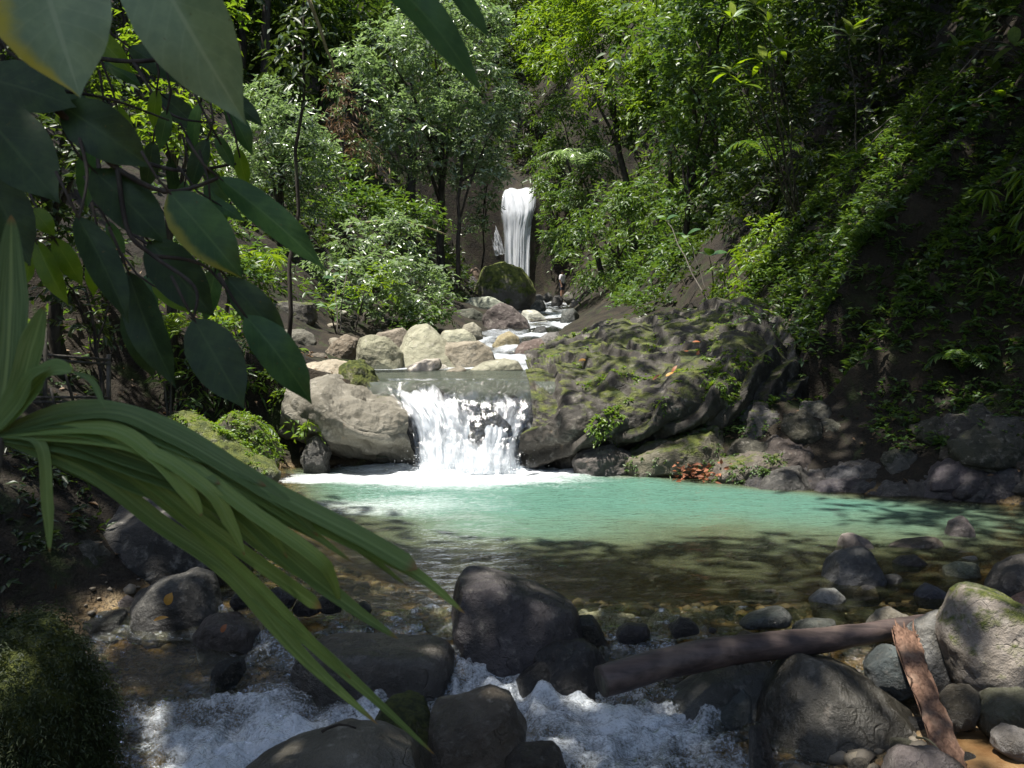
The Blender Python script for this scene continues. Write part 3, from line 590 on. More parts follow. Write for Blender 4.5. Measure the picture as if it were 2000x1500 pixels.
rock([(1032, 604), (1045, 588), (1062, 586), (1068, 604), (1050, 616)], 41, "dark stone with white water behind it at the giant boulder's foot", DARK, .1, .3, sub=4)
for i, (a, b, w, h, y) in enumerate([(1088, 585, 26, 18, 47), (1112, 578, 24, 16, 50), (1135, 572, 22, 20, 52), (1128, 590, 28, 20, 45), (1152, 582, 26, 18, 47), (1168, 592, 34, 20, 44), (1070, 577, 20, 12, 52), (1145, 600, 30, 18, 42), (1052, 580, 22, 12, 50), (1180, 580, 30, 16, 48)]):
    rock(ell(a, b + 4, w, h + 10), y, "small grey rock in the jumble where the standing person is", GREY if i % 2 else DARK, .05, .1, sub=4, group="rock jumble by the far person")
rock([(534, 610), (542, 588), (580, 583), (612, 592), (618, 625), (600, 650), (545, 650)], 20, "dark rock with a flat bright-moss top on the left bank", (.09, .075, .06), .55, 0, box=3.4, sub=6, flat=.2)
rock([(540, 668), (555, 645), (590, 642), (618, 655), (620, 682), (560, 690)], 18.5, "grey rock ledge under the moss-topped rock", (.20, .18, .15), .05, 0, box=3)
rock([(628, 705), (645, 668), (670, 650), (696, 665), (705, 700), (690, 730), (635, 730)], 17.9, "brown earthy boulder left of the streaked tan one", (.20, .16, .11), .2, 0, box=2.8, sub=6, rough=.08)
rock([(590, 712), (610, 690), (640, 690), (650, 715), (620, 730)], 16, "rough brown rock between the pale slab and the earthy boulder", (.18, .15, .11), .3, 0, sub=5)
rock([(886, 545), (893, 524), (906, 520), (914, 540), (912, 560), (890, 560)], 46, "narrow tan rock behind the thin tree stems", TAN, 0, 0, sub=4)
rock([(912, 545), (918, 526), (932, 521), (942, 536), (942, 560), (915, 560)], 45, "rounded brown rock left of the giant mossy boulder", (.20, .15, .10), 0, 0, sub=4)
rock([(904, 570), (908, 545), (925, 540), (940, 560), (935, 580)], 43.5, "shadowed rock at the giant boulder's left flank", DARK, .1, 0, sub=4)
# --- the rock walls of the lower fall, each one lofted mass
def loft_rock(rows, nu, nv, label, col, moss, wet, amp, seed, grain, strata=None, name="rock_outcrop"):
    B = np.mean([p for p in rows[0]], axis=0); V = loft([[np.asarray(p) - B for p in r] for r in rows], nu, nv); F = grid_faces(nu, nv)
    n = vnormals(V, F); 
    if np.mean(n[:, 2]) < 0: n = -n; F = F[:, ::-1]
    W = V + B
    d = amp * (fbm(W * 1.1, 3, seed) * 1.3 + fbm(W * 3.3, 4, seed + 4) * .8)
    if strata is not None:
        ax, fr, st = strata; s = W @ nrm(np.array(ax)) * fr + fbm(W * .9, 3, seed + 8) * 1.1; s = s - np.floor(s)
        d += amp * st * (np.minimum(s, (1 - s) * 5) - .4) * (.6 + .5 * fbm(W * 1.7, 2, seed + 12)) + amp * .35 * (np.abs(fbm(W * 9, 3, seed + 20)) - .25)
    o = link(name, mesh(name, V + n * d[:, None], F), ROCK, None, B); o.color = (*col, 1)
    return tag(o, label, "rock", None, moss=moss, wet=wet, grain=grain)
loft_rock([[P(1035, 925, 12.5), P(1130, 925, 12.4), P(1220, 915, 12.3), P(1340, 890, 12.3), P(1470, 860, 12.4), P(1600, 830, 12.9)],
           [P(1012, 900, 12.25), P(1110, 905, 12.1), P(1210, 885, 11.95), P(1330, 855, 11.9), P(1470, 822, 12.1), P(1590, 790, 12.8)],
           [P(1022, 855, 12.05), P(1120, 862, 11.65), P(1220, 850, 11.55), P(1335, 825, 11.6), P(1470, 780, 11.9), P(1580, 745, 12.9)],
           [P(1036, 800, 12.15), P(1130, 800, 11.8), P(1235, 785, 11.75), P(1345, 765, 11.8), P(1468, 715, 12.2), P(1570, 690, 13.3)],
           [P(1036, 762, 12.6), P(1130, 748, 12.6), P(1240, 732, 12.5), P(1345, 712, 12.6), P(1466, 665, 13.0), P(1560, 650, 14.0)],
           [P(1030, 735, 13.6), P(1120, 700, 14.2), P(1235, 676, 14.4), P(1340, 658, 14.5), P(1455, 625, 14.8), P(1550, 620, 15.6)],
           [P(1032, 700, 17), P(1108, 662, 18), P(1230, 632, 17.6), P(1330, 614, 17), P(1425, 594, 16.5), P(1520, 600, 17)],
           [P(1060, 705, 18.5), P(1120, 668, 19.5), P(1235, 650, 19), P(1335, 640, 18.4), P(1430, 630, 18), P(1520, 640, 18.5)]],
          240, 260, "massive dark rock slab sloping up from the lower fall with moss along its overhang", (.05, .043, .033), .52, .2, .105, 7, .9, ((-.55, -.25, .8), 3.4, 2.6))
loft_rock([[P(530, 925, 12.9), P(620, 925, 13.0), P(720, 925, 12.9), P(815, 925, 12.5)],
           [P(535, 880, 12.9), P(620, 880, 12.9), P(720, 890, 12.6), P(808, 890, 12.3)],
           [P(545, 845, 12.5), P(630, 855, 12.0), P(720, 872, 11.95), P(800, 860, 12.15)],
           [P(550, 815, 12.1), P(640, 820, 11.65), P(720, 845, 11.7), P(800, 835, 12.1)],
           [P(560, 775, 12.2), P(640, 775, 11.9), P(715, 800, 11.95), P(793, 812, 12.2)],
           [P(565, 745, 12.9), P(645, 742, 12.8), P(715, 768, 12.5), P(782, 792, 12.45)],
           [P(560, 738, 13.8), P(650, 736, 13.8), P(715, 752, 13.2), P(765, 766, 12.75)],
           [P(560, 760, 14.5), P(650, 760, 14.5), P(715, 765, 14), P(752, 775, 13.4)]],
          190, 200, "pale sunlit rock shoulder left of the lower fall with a black undercut", (.21, .195, .155), .34, .0, .085, 27, 1.3, ((.5, -.3, .8), 3.0, 1.5))
loft_rock([[P(770, 935, 12.75), P(900, 935, 12.75), P(1050, 935, 12.75)], [P(775, 880, 12.5), P(900, 880, 12.5), P(1045, 880, 12.5)],
           [P(770, 830, 12.55), P(900, 828, 12.42), P(1050, 830, 12.45)], [P(755, 790, 12.75), P(890, 790, 12.62), P(1050, 790, 12.6)],
           [P(735, 765, 13.0), P(890, 765, 13.0), P(1055, 765, 13.0)], [P(725, 748, 14), P(890, 748, 14), P(1055, 748, 14)]],
          110, 140, "black wet ledge behind the sheet of the lower fall", (.075, .072, .07), .0, .95, .06, 33, 1.4)
rock([(805, 790), (822, 765), (855, 758), (885, 768), (898, 800), (880, 830), (820, 830)], 12.72, "dark hump of rock breaking the lip of the lower fall", BLK, 0, .95, sub=5, lean=.2)
rock([(905, 860), (915, 815), (945, 795), (985, 800), (1008, 840), (1000, 880), (920, 885)], 12.42, "dark bulge of rock behind the thinnest water of the lower fall", (.07, .07, .07), 0, .95, sub=5, lean=.3)
rock([(1118, 900), (1135, 872), (1200, 868), (1235, 885), (1240, 920), (1200, 945), (1130, 940)], 11.75, "lumpy brown-grey rock at the waterline under the slab's overhang", (.13, .12, .10), .3, .1, sub=6, rough=.10)
rock([(1215, 895), (1260, 868), (1340, 852), (1400, 835), (1440, 850), (1430, 900), (1380, 935), (1230, 940)], 11.75, "long mossy brown rock shelf under the slab's overhang", (.15, .135, .105), .55, .1, sub=6, rough=.09, box=2.8)
rock([(1432, 850), (1450, 800), (1480, 785), (1510, 800), (1560, 835), (1560, 890), (1500, 920), (1440, 900)], 11.9, "knobbly moss-brown rock at the slab's right foot", (.12, .11, .09), .5, .05, sub=6, rough=.11)
rock([(1370, 930), (1400, 900), (1460, 885), (1540, 880), (1580, 910), (1560, 945), (1400, 955)], 11.2, "rough mossy rock above the red leaf litter at the waterline", (.13, .12, .09), .45, .1, sub=6, rough=.11)
g = np.random.default_rng(8)
for i in range(34):                                       # tilted wet strata along the right shore
    t = (i + .5) / 34; a = 1480 + 560 * t + g.uniform(-12, 12); b = 940 + 40 * t - g.uniform(0, 46) * (i % 3) / 1.4; w = g.uniform(70, 150); h = w * g.uniform(.35, .6)
    ol = [(a - w / 2, b + h * .35), (a - w * .2, b - h * .3), (a + w * .3, b - h * .55), (a + w / 2, b - h * .2), (a + w * .35, b + h * .4), (a - w * .2, b + h * .5)]
    yy = min(hit(a, b), float(G(a, b + h * .3, 0)[1]) + .3) + .12
    rock(ol, yy, "tilted black wet rock of the ragged strata along the right shore", (.085, .08, .078), .06, .65, sub=5, rough=.10, lean=.6, group="strata along the right shore", box=2.6)

for i in range(22):                                       # rough mossy ledges of the right bank
    t = g.uniform(0, 1); a = 1470 + 560 * t; b = 925 - g.uniform(10, 130) + 30 * t; w = g.uniform(70, 150); h = w * g.uniform(.4, .7)
    rock(ell(a, b, w, h, i), hit(a, b) + .08, "rough mossy ledge rock on the right bank above the black strata", [(.07, .062, .05), (.10, .09, .07), (.06, .055, .04)][i % 3], .35, .1, sub=5, rough=.12, lean=.6, group="ledges of the right bank")
# --- loose stones: countable ones near the shore, then gravel
g = np.random.default_rng(5); protos = []
for k in range(6):
    me, _ = make_rock(ell(1000, 900, 90, 58, k), 5, depth=.9, sub=3, rough=.05, seed=300 + k, facets=3, lean=.1); me.materials.append(ROCK); protos.append(me)
BLOCK = [(1.75, 6.55, .35)]
def pebble(x, y, s, z, label, group, col, wet=.3):
    o = bpy.data.objects.new("stone", protos[int(g.integers(6))]); COL.objects.link(o)
    o.location = (x, y, z); o.scale = [s * float(v) for v in g.uniform(.8, 1.25, 3) * np.array((1, 1, .8))]; o.rotation_euler = (g.uniform(-.2, .2), g.uniform(-.2, .2), g.uniform(0, 6.28))
    c = np.array(col) * g.uniform(.6, 1.4); o.color = (*[float(v) for v in c], 1)
    tag(o, label, "stone", group, moss=.05, wet=float(wet), grain=6.0)
for i in range(70):
    a, b = g.uniform(1380, 2010), g.uniform(1085, 1260)
    if b > 1255 - (a - 1170) * .2: continue
    p = G(a, b, 0.0); s = g.uniform(.25, .8) * (1 if i % 5 else 1.5)
    pebble(p[0], p[1], s, max(height(p[0], p[1]), -.06) - .02, "small wet stone showing above the brown shallows", "stones in the shallows", [GREY, TAN, DARK, PALE][i % 4], .5)
for i in range(60):
    a, b = g.uniform(1560, 2010), g.uniform(1340, 1500)
    p = G(a, b, -.08); pebble(p[0], p[1], g.uniform(.25, .7), height(p[0], p[1]) - .02, "small dry stone on the sand at the log's bank", "stones on the sand", [TAN, GREY, OLV][i % 3], .1)
for i in range(40):
    a = g.uniform(620, 1060); y = g.uniform(15.9, 24); x = (a - 1000) / FPX * y
    pebble(x, y, g.uniform(.7, 1.7), max(height(x, y) - .04, SURF(y) - .08), "small sunlit stone among the boulders above the lip", "stones above the lip", [TAN, PALE, GREY][i % 3], .0)
D, F = ico(1); n = 6500                                    # gravel of the shallows, past counting
gxx = g.uniform(-2.6, 6.5, n); gyy = g.uniform(4.2, 9.2, n); gz = height(gxx, gyy); keep = (gz < .12) & (gz > -.5); gxx, gyy, gz = gxx[keep], gyy[keep], gz[keep]; n = len(gxx)
s = .012 + .045 * g.uniform(0, 1, n) ** 3; sc = s[:, None] * g.uniform(.6, 1.3, (n, 3)) * np.array((1.2, 1.2, .7))
V = (D[None] * (1 + .18 * g.normal(size=(n, len(D), 1))) * sc[:, None] + xyz(gxx, gyy, gz + s * .2)[:, None]).reshape(-1, 3)
Fg = (F[None] + (np.arange(n) * len(D))[:, None, None]).reshape(-1, 3)
N = NT("gravel"); r = N.attr("rnd").outputs["Fac"]; c = N.mix(r, (.05, .045, .04), (.30, .25, .17)); c = N.mix(N.math('MULTIPLY', N.noise(N.pos(), 60, 3), .5), c, (.12, .11, .10))
GRAV = N.done(N.pbr(c, .7, .4, N.bump(N.noise(N.pos(), 90, 3), .4, .01)))
o = stuff(link("gravel", mesh("gravel", V, Fg, {"rnd": np.repeat(g.uniform(0, 1, n), len(D))}), GRAV)); tag(o, "brown gravel on the bed of the clear shallows", "gravel")
# patch of orange-brown sand at the foot of the plank
gx2, gy2 = np.meshgrid(np.linspace(1.3, 3.0, 50), np.linspace(3.3, 4.75, 50), indexing='ij'); x, y = gx2.ravel(), gy2.ravel()
e = ((x - 2.15) / .8) ** 2 + ((y - 4.1) / .62) ** 2
z = height(x, y) + .05 - .09 * np.clip(e, 0, 3) + .01 * fbm(xyz(x, y) * 5, 3, 2)
N = NT("wet_sand"); c = N.mix(N.ramp(N.noise(N.pos(), 6, 4), .35, .7), (.12, .062, .022), (.23, .14, .06)); SAND = N.done(N.pbr(c, .45, .5, N.bump(N.noise(N.pos(), 80, 3), .4, .01)))
structure(link("sand", mesh("sand", xyz(x, y, z), grid_faces(50, 50)), SAND))
# ------------------------------------------------------------------ foliage tools
def leafset(o, a, nrmv, L, W, fold=.18, curl=.15):
    """leaf blades (4 points, folded on the midrib): base o, direction a, face normal, length, width"""
    w = nrm(np.cross(a, nrmv)); n = np.cross(w, a)
    L = L[:, None]; W = W[:, None]
    m = o + a * L * .42
    V = np.stack([o, m + w * W * .5 + n * W * fold, o + a * L - n * L * curl, m - w * W * .5 + n * W * fold], 1).reshape(-1, 3)
    b = np.arange(len(o))[:, None] * 4
    return V, np.concatenate([b + np.array((0, 2, 1)), b + np.array((0, 3, 2))])
def sprays(o, d, k, L, asp, twig, droop, g, jit=.35):
    """k leaves set alternately along each twig (origin o, direction d)"""
    n = len(o); t = (np.arange(k) + .6) / k
    up = np.array((0, 0, 1.)); s = nrm(np.cross(d, up) + 1e-3)
    tl = twig * g.uniform(.6, 1.3, n)
    pos = o[:, None] + d[:, None] * (tl[:, None] * t)[..., None] - up * (droop * tl[:, None] * t ** 2)[..., None]
    sd = np.where(np.arange(k) % 2 == 0, 1., -1.)[None, :, None]
    a = d[:, None] * .75 + s[:, None] * sd * .8 - up * (.15 + droop * .6) + g.normal(size=(n, k, 3)) * jit
    a = nrm(a.reshape(-1, 3)); nv = nrm(np.array((0, 0, 1.)) + g.normal(size=(n * k, 3)) * .45 + np.repeat(d, k, 0) * .35)
    ll = L * g.uniform(.65, 1.25, n * k)
    r = np.clip(np.repeat(g.uniform(0, 1, n), k) * .6 + g.uniform(0, 1, n * k) * .4, 0, 1)
    V, F = leafset(pos.reshape(-1, 3), a, nv, ll, ll * asp * g.uniform(.8, 1.2, n * k))
    return V, F, np.repeat(r, 4)
def crown(blobs, L, g, cover=4.2, asp=.42, k=7, droop=.25, gap=.0, gfreq=.8, low=-.55, hole=None):
    mb = MB()
    for c, r in blobs:
        c = np.asarray(c, float); r = np.broadcast_to(np.asarray(r, float), (3,)); rm = (r[0] + r[2]) / 2
        n = int(cover * math.pi * r[0] * r[2] / (.36 * asp / .42 * L * L) / k) + 4
        u = g.normal(size=(int(n * 1.7), 3)); u = nrm(u); u = u[u[:, 2] > low][:n]
        p = c + u * r * (g.uniform(.25, 1, len(u)) ** .55)[:, None]
        if gap > 0: keep = fbm(p * gfreq / max(rm, .3) * 1.8, 2, 77) > gap - .55; p, u = p[keep], u[keep]
        if hole: keep = np.hypot(p[:, 0] - hole[0], p[:, 1] - hole[1]) > hole[2] * (1 + .5 * noise(p * 1.5, 3)); p, u = p[keep], u[keep]
        if not len(p): continue
        d = nrm(u * np.array((1, 1, .7)) + g.normal(size=u.shape) * .45 + np.array((0, 0, .12)))
        mb.add(*sprays(p - d * L, d, k, L, asp, L * 2.6, droop, g))
    return mb
def bez(a, b, sag, g, n=7, wob=.06):
    a, b = np.asarray(a, float), np.asarray(b, float); t = np.linspace(0, 1, n)[:, None]
    p = a + (b - a) * t; p[:, 2] += sag * np.sin(np.pi * t[:, 0]); ln = np.linalg.norm(b - a)
    p[1:-1] += g.normal(size=(n - 2, 3)) * wob * ln * .3; return p
def tree(base, blobs, label, mat, L, seed, trunk_r=.12, top=None, bark=None, name="tree", cat="tree", group=None, cover=4.2, limbs=5, lean=None, **kw):
    g = np.random.default_rng(seed); B = np.asarray(base, float); e = empty(name, B, label, cat, group)
    bl = [(np.asarray(c, float) - B, r) for c, r in blobs]
    mb = crown(bl, L, g, cover, **kw)
    stuff(link("crown", mb.mesh("crown", True), mat, e))
    if trunk_r:
        cen = np.mean([c for c, r in bl], 0); tp = np.array(top, float) - B if top is not None else cen
        p = bez((0, 0, -.25), tp, 0, g, 9, .022); V, F = tube(p, np.linspace(trunk_r, trunk_r * .4, 9), 9); 
        m = MB(); m.add(V, F); link("trunk", m.mesh("trunk"), bark or BARK, e)
        for c, r in bl[:limbs]:
            st = p[int(g.integers(4, 8))]; q = bez(st, c, .08 * np.linalg.norm(c - st), g, 6); m = MB(); V, F = tube(q, np.linspace(trunk_r * .45, trunk_r * .1, 6), 6); m.add(V, F)
            link("branch", m.mesh("branch"), bark or BARK, e)
    return e
def pb(*L):                                              # crown clumps given as (px, py, distance, radius px)
    return [(P(a, b, y), r / FPX * y * np.array((1.0, 1.0, .9))) for a, b, y, r in L]
def gp(px, Y, dz=0):                                     # ground point below a photo column at distance Y
    x = (px - 1000) / FPX * Y; return np.array((x, Y, float(height(np.array([x]), np.array([Y]))[0]) + dz))

# ------------------------------------------------------------------ sunlit trees of the middle distance
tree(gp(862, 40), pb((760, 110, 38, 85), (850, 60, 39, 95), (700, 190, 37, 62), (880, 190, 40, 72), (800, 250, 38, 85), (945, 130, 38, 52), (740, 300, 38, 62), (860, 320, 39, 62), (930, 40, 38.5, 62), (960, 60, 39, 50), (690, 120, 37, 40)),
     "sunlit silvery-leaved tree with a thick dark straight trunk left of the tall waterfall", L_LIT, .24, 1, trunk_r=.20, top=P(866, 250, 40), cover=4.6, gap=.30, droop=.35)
tree(gp(893, 38), pb((930, 270, 38.5, 58), (900, 210, 38, 55), (965, 330, 38.5, 38), (960, 250, 39.5, 48), (985, 215, 38, 36), (1000, 180, 38, 30), (920, 350, 38.5, 40)),
     "slender tree with a thin crooked black trunk beside the thick-trunked one", L_LIT, .22, 2, trunk_r=.11, top=P(903, 270, 38), cover=4.4, gap=.30)
tree(gp(560, 25), pb((520, 190, 26, 52), (560, 240, 25, 70), (500, 270, 25, 60), (600, 300, 25, 62), (530, 340, 25, 66), (620, 360, 25.5, 48), (470, 330, 25, 55), (590, 400, 25.5, 50), (500, 410, 25, 50)),
     "rounded bushy sunlit tree with narrow pale leaves above the left bank", L_LIT, .17, 3, trunk_r=.12, cover=4, gap=.35, asp=.32, droop=.3)
tree(gp(700, 23), pb((690, 470, 24, 52), (760, 460, 25, 55), (640, 520, 23.5, 50), (730, 540, 23, 62), (800, 520, 24.5, 55), (690, 590, 22.5, 44), (770, 600, 23.5, 52), (820, 590, 24, 48), (850, 560, 25, 38)),
     "broad glossy sunlit shrub spilling over the boulders below the trees", L_LIT, .17, 4, trunk_r=.08, cover=4.2, gap=.32, name="shrub", cat="shrub")
tree(gp(845, 24), pb((830, 630, 23.5, 32), (860, 610, 24, 28), (800, 645, 23, 26)), "low dark-leaved shrub at the broad shrub's right foot", L_MID, .14, 5, trunk_r=.03, name="shrub", cat="shrub", limbs=2)
tree(gp(650, 30), pb((640, 420, 30, 50), (700, 400, 31, 55), (650, 330, 32, 50), (760, 410, 32, 50), (820, 430, 33, 50)), "shadowed understorey tree behind the glossy shrub", L_MID, .22, 6, trunk_r=.1, cover=3.6)
tree(gp(660, 34), pb((680, 240, 35, 42), (700, 290, 35, 36), (670, 200, 35, 30), (660, 150, 35, 26)), "tangle of dry brown vines hanging from the sunlit trees", L_DRY, .30, 7, trunk_r=.04, cover=.8, asp=.09, droop=1.2, name="vine_tangle", cat="vines")
tree(gp(690, 21.5), pb((740, 545, 21.5, 30), (690, 570, 21.3, 24)), "bright yellow-green sprig at the broad shrub's front", L_YEL, .16, 8, trunk_r=.02, limbs=1, name="shrub", cat="shrub", cover=3)

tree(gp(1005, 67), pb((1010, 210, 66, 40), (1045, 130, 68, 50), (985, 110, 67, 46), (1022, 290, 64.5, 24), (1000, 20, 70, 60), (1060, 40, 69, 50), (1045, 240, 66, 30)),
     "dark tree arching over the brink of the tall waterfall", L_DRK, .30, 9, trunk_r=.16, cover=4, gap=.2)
tree(gp(940, 52), pb((962, 300, 52, 28), (945, 250, 52, 36), (970, 350, 51.5, 20), (935, 330, 51, 38), (950, 395, 51, 28), (930, 440, 51, 30)), "leafy bush on the cliff left of the tall waterfall", L_LIT, .26, 10, trunk_r=.06, cover=3.6, name="shrub", cat="shrub")
tree(gp(1090, 60), pb((1075, 330, 60, 26), (1090, 400, 59, 30), (1080, 460, 58, 26), (1105, 500, 57, 26), (1068, 290, 61, 26), (1062, 370, 59.5, 18), (1065, 430, 59, 18)), "shaded bush on the cliff right of the tall waterfall", L_MID, .26, 24, trunk_r=.06, cover=3.6, name="shrub", cat="shrub")
# right side of the gorge
tree(gp(1250, 42), pb((1180, 60, 42, 75), (1260, 30, 41, 75), (1120, 120, 43, 58), (1200, 170, 41, 75), (1290, 120, 40, 70), (1110, 30, 44, 60), (1050, 60, 46, 50), (1060, 130, 45, 42), (1270, 210, 40, 60), (1170, -40, 43, 90)),
     "tall leafy tree catching yellow-green sun to the right above the falls", L_YEL, .26, 11, trunk_r=.18, cover=4.8, gap=.30, droop=.5, asp=.34)
tree(gp(1180, 46), pb((1090, 220, 46, 48), (1130, 270, 45, 55), (1080, 300, 46, 40), (1160, 330, 44, 55), (1070, 355, 45, 34), (1110, 390, 44, 46)),
     "drooping mid-green tree overhanging the tall waterfall's right side", L_MID, .26, 12, trunk_r=.14, cover=4.8, gap=.38, droop=.6, asp=.30)
tree(gp(1230, 36), pb((1200, 400, 36, 62), (1140, 450, 37, 52), (1240, 470, 35, 62), (1180, 520, 36, 52), (1100, 470, 40, 40), (1260, 380, 35, 56), (1250, 540, 34, 48), (1160, 545, 38, 34)),
     "dense hanging foliage tree low on the right wall of the gorge", L_MID, .24, 13, trunk_r=.12, cover=4, gap=.34, droop=.7, asp=.30)
tree(gp(1340, 29), pb((1340, 300, 29, 72), (1380, 220, 28, 70), (1300, 260, 30, 60), (1350, 400, 28, 66), (1300, 420, 30, 60), (1420, 340, 27, 62), (1330, 500, 27, 55)),
     "shaded small-leaved tree on the right slope", L_MID, .20, 14, trunk_r=.12, cover=4.8, gap=.38, droop=.5)
tree(gp(1380, 33), pb((1360, 80, 32, 82), (1420, 20, 30, 80), (1340, 160, 31, 60), (1440, 130, 29, 62)), "tall dim tree between the sunlit one and the dark upper slope", L_MID, .24, 15, trunk_r=.16, cover=4.6, gap=.30)
tree(gp(1500, 19.5), pb((1480, 540, 17.5, 58), (1430, 570, 17.2, 48), (1540, 500, 18, 55), (1580, 460, 18.5, 50), (1440, 520, 17.8, 45), (1500, 460, 19, 52), (1600, 530, 18, 40), (1560, 570, 17.5, 40)),
     "fresh green leafy bush overhanging the big dark slab", L_YEL, .13, 16, trunk_r=.06, cover=4, gap=.36, name="shrub", cat="shrub", droop=.6, asp=.32)
tree(gp(1500, 23), pb((1480, 360, 22, 66), (1540, 300, 22, 62), (1580, 380, 21, 60), (1450, 430, 22.5, 55), (1520, 220, 23, 60), (1620, 310, 20.5, 52)),
     "dark small-leaved tree on the slope above the fresh green bush", L_DRK, .17, 17, trunk_r=.10, cover=4.6, gap=.30, droop=.5)
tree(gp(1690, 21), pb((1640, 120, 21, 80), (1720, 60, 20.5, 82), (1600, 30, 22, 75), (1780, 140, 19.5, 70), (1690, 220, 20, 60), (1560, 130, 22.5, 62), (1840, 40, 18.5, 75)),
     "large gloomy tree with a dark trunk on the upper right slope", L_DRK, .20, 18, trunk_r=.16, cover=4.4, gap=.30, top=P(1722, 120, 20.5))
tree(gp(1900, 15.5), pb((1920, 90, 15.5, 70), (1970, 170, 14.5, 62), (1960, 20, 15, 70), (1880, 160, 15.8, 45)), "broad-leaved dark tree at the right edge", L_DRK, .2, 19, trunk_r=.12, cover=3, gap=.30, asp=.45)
tree(gp(1600, 14.2), pb((1590, 745, 13.6, 36), (1625, 770, 13.4, 34), (1600, 800, 13.2, 34), (1570, 780, 13.5, 26), (1640, 735, 13.8, 24)), "young bush with glossy green leaves in a gap on the right bank", L_YEL, .12, 20, trunk_r=.02, limbs=2, name="shrub", cat="shrub", cover=3.4, asp=.5)
tree(gp(1760, 14.8), pb((1720, 590, 15, 50), (1680, 640, 14.8, 46), (1740, 650, 14.6, 46), (1780, 600, 14.6, 44), (1690, 700, 14.4, 34)), "dim bush hanging beneath the bamboo fronds", L_DRK, .13, 21, trunk_r=.03, limbs=3, name="shrub", cat="shrub", cover=3, gap=.30)
tree(gp(1930, 11.6), pb((1930, 870, 11.2, 52), (1960, 800, 11.4, 56), (1900, 910, 10.9, 36), (1985, 900, 10.8, 46), (1960, 720, 11.8, 50)), "leafy bush on the right bank above the black shore rocks", L_MID, .11, 22, trunk_r=.02, limbs=3, name="shrub", cat="shrub", cover=3, gap=.38, asp=.5)
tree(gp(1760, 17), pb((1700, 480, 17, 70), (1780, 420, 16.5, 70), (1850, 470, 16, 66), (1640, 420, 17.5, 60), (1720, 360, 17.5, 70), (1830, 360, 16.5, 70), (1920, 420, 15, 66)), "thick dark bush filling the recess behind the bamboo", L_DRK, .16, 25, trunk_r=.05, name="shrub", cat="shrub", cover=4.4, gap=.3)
tree(gp(1560, 15.5), pb((1530, 640, 15.2, 50), (1600, 630, 15.2, 52), (1650, 580, 15.5, 52), (1500, 690, 14.8, 36), (1560, 700, 14.5, 36)), "dim small-leaved bush above the slanting pole", L_DRK, .12, 26, trunk_r=.03, name="shrub", cat="shrub", cover=3, gap=.38)
tree(gp(1950, 13), pb((1900, 620, 13, 60), (1960, 680, 12.6, 60), (1850, 690, 13.2, 50), (1990, 600, 12.6, 60), (1900, 740, 12.6, 44)), "dark tangled bush under the upright bamboo", L_DRK, .12, 27, trunk_r=.03, name="shrub", cat="shrub", cover=3, gap=.35)
tree(gp(1510, 15.0), pb((1470, 640, 14.2, 34), (1520, 660, 14, 38), (1490, 700, 13.6, 32), (1550, 710, 13.5, 34), (1445, 610, 15, 28), (1530, 760, 13.2, 28), (1570, 670, 14, 34)), "leafy bush draped over the right end of the big dark slab", L_MID, .11, 28, trunk_r=.03, limbs=3, name="shrub", cat="shrub", cover=3.6, gap=.25, droop=.7, asp=.36)
tree(gp(1830, 12.6), pb((1790, 830, 12.2, 34), (1840, 800, 12.4, 34), (1730, 810, 12.8, 32), (1860, 850, 11.8, 30)), "sparse low plants on the bare right bank", L_MID, .10, 23, trunk_r=.015, limbs=2, name="shrub", cat="shrub", cover=2, gap=.30)

# left side, half shaded
tree(gp(330, 12.5), pb((300, 60, 13, 75), (380, 120, 13, 65), (250, 150, 12.5, 65), (330, 210, 12.5, 60), (420, 40, 13.5, 60), (260, 270, 12, 55), (370, 280, 12.3, 50)),
     "backlit yellow-green tree glinting between the big near leaves", L_YEL, .13, 31, trunk_r=.08, cover=3.2, gap=.30, bark=BARK)
tree(gp(120, 11.5), pb((60, 40, 12, 85), (20, 160, 11.5, 70), (140, 130, 11.5, 70), (80, 280, 11, 70), (160, 330, 11, 60), (20, 350, 11, 70), (100, 430, 11, 60)),
     "dark shaded tree filling the corner behind the big near leaves", L_DRK, .15, 32, trunk_r=.1, cover=4.6, gap=.35)
tree(gp(560, 47), pb((480, 60, 47, 95), (580, 20, 48, 95), (640, 100, 48, 70), (520, 130, 46, 70), (420, 150, 45, 80), (700, 30, 50, 70)),
     "dark forest tree behind the rounded sunlit one", L_DRK, .24, 33, trunk_r=.15, cover=4, gap=.3)
tree(gp(560, 15.5), pb((545, 110, 15.6, 30), (570, 60, 15.6, 34), (600, 130, 15.4, 28), (560, 150, 15.5, 22), (600, 20, 15.8, 36)), "dark leaf cluster drooping before the rounded sunlit tree", L_DRK, .20, 34, trunk_r=.04, cover=3.2, droop=1.0, asp=.34, limbs=2, top=P(600, -120, 15.6))
tree(gp(440, 15), pb((420, 520, 15.5, 60), (480, 540, 16, 52), (380, 470, 15, 58), (520, 560, 17, 40), (430, 440, 16, 50)), "mid-green bush on the left slope behind the spotted leaves", L_MID, .13, 35, trunk_r=.04, name="shrub", cat="shrub", cover=4.6, gap=.36)
tree(gp(400, 12.3), pb((350, 700, 12.2, 46), (420, 720, 12.2, 46), (380, 770, 12, 38), (470, 740, 12.4, 40), (330, 640, 12.6, 42), (450, 650, 12.8, 40)), "sun-flecked bush of long leaves above the mossy ramp", L_MID, .15, 36, trunk_r=.03, name="shrub", cat="shrub", cover=3.2, gap=.30, asp=.24, droop=.6)
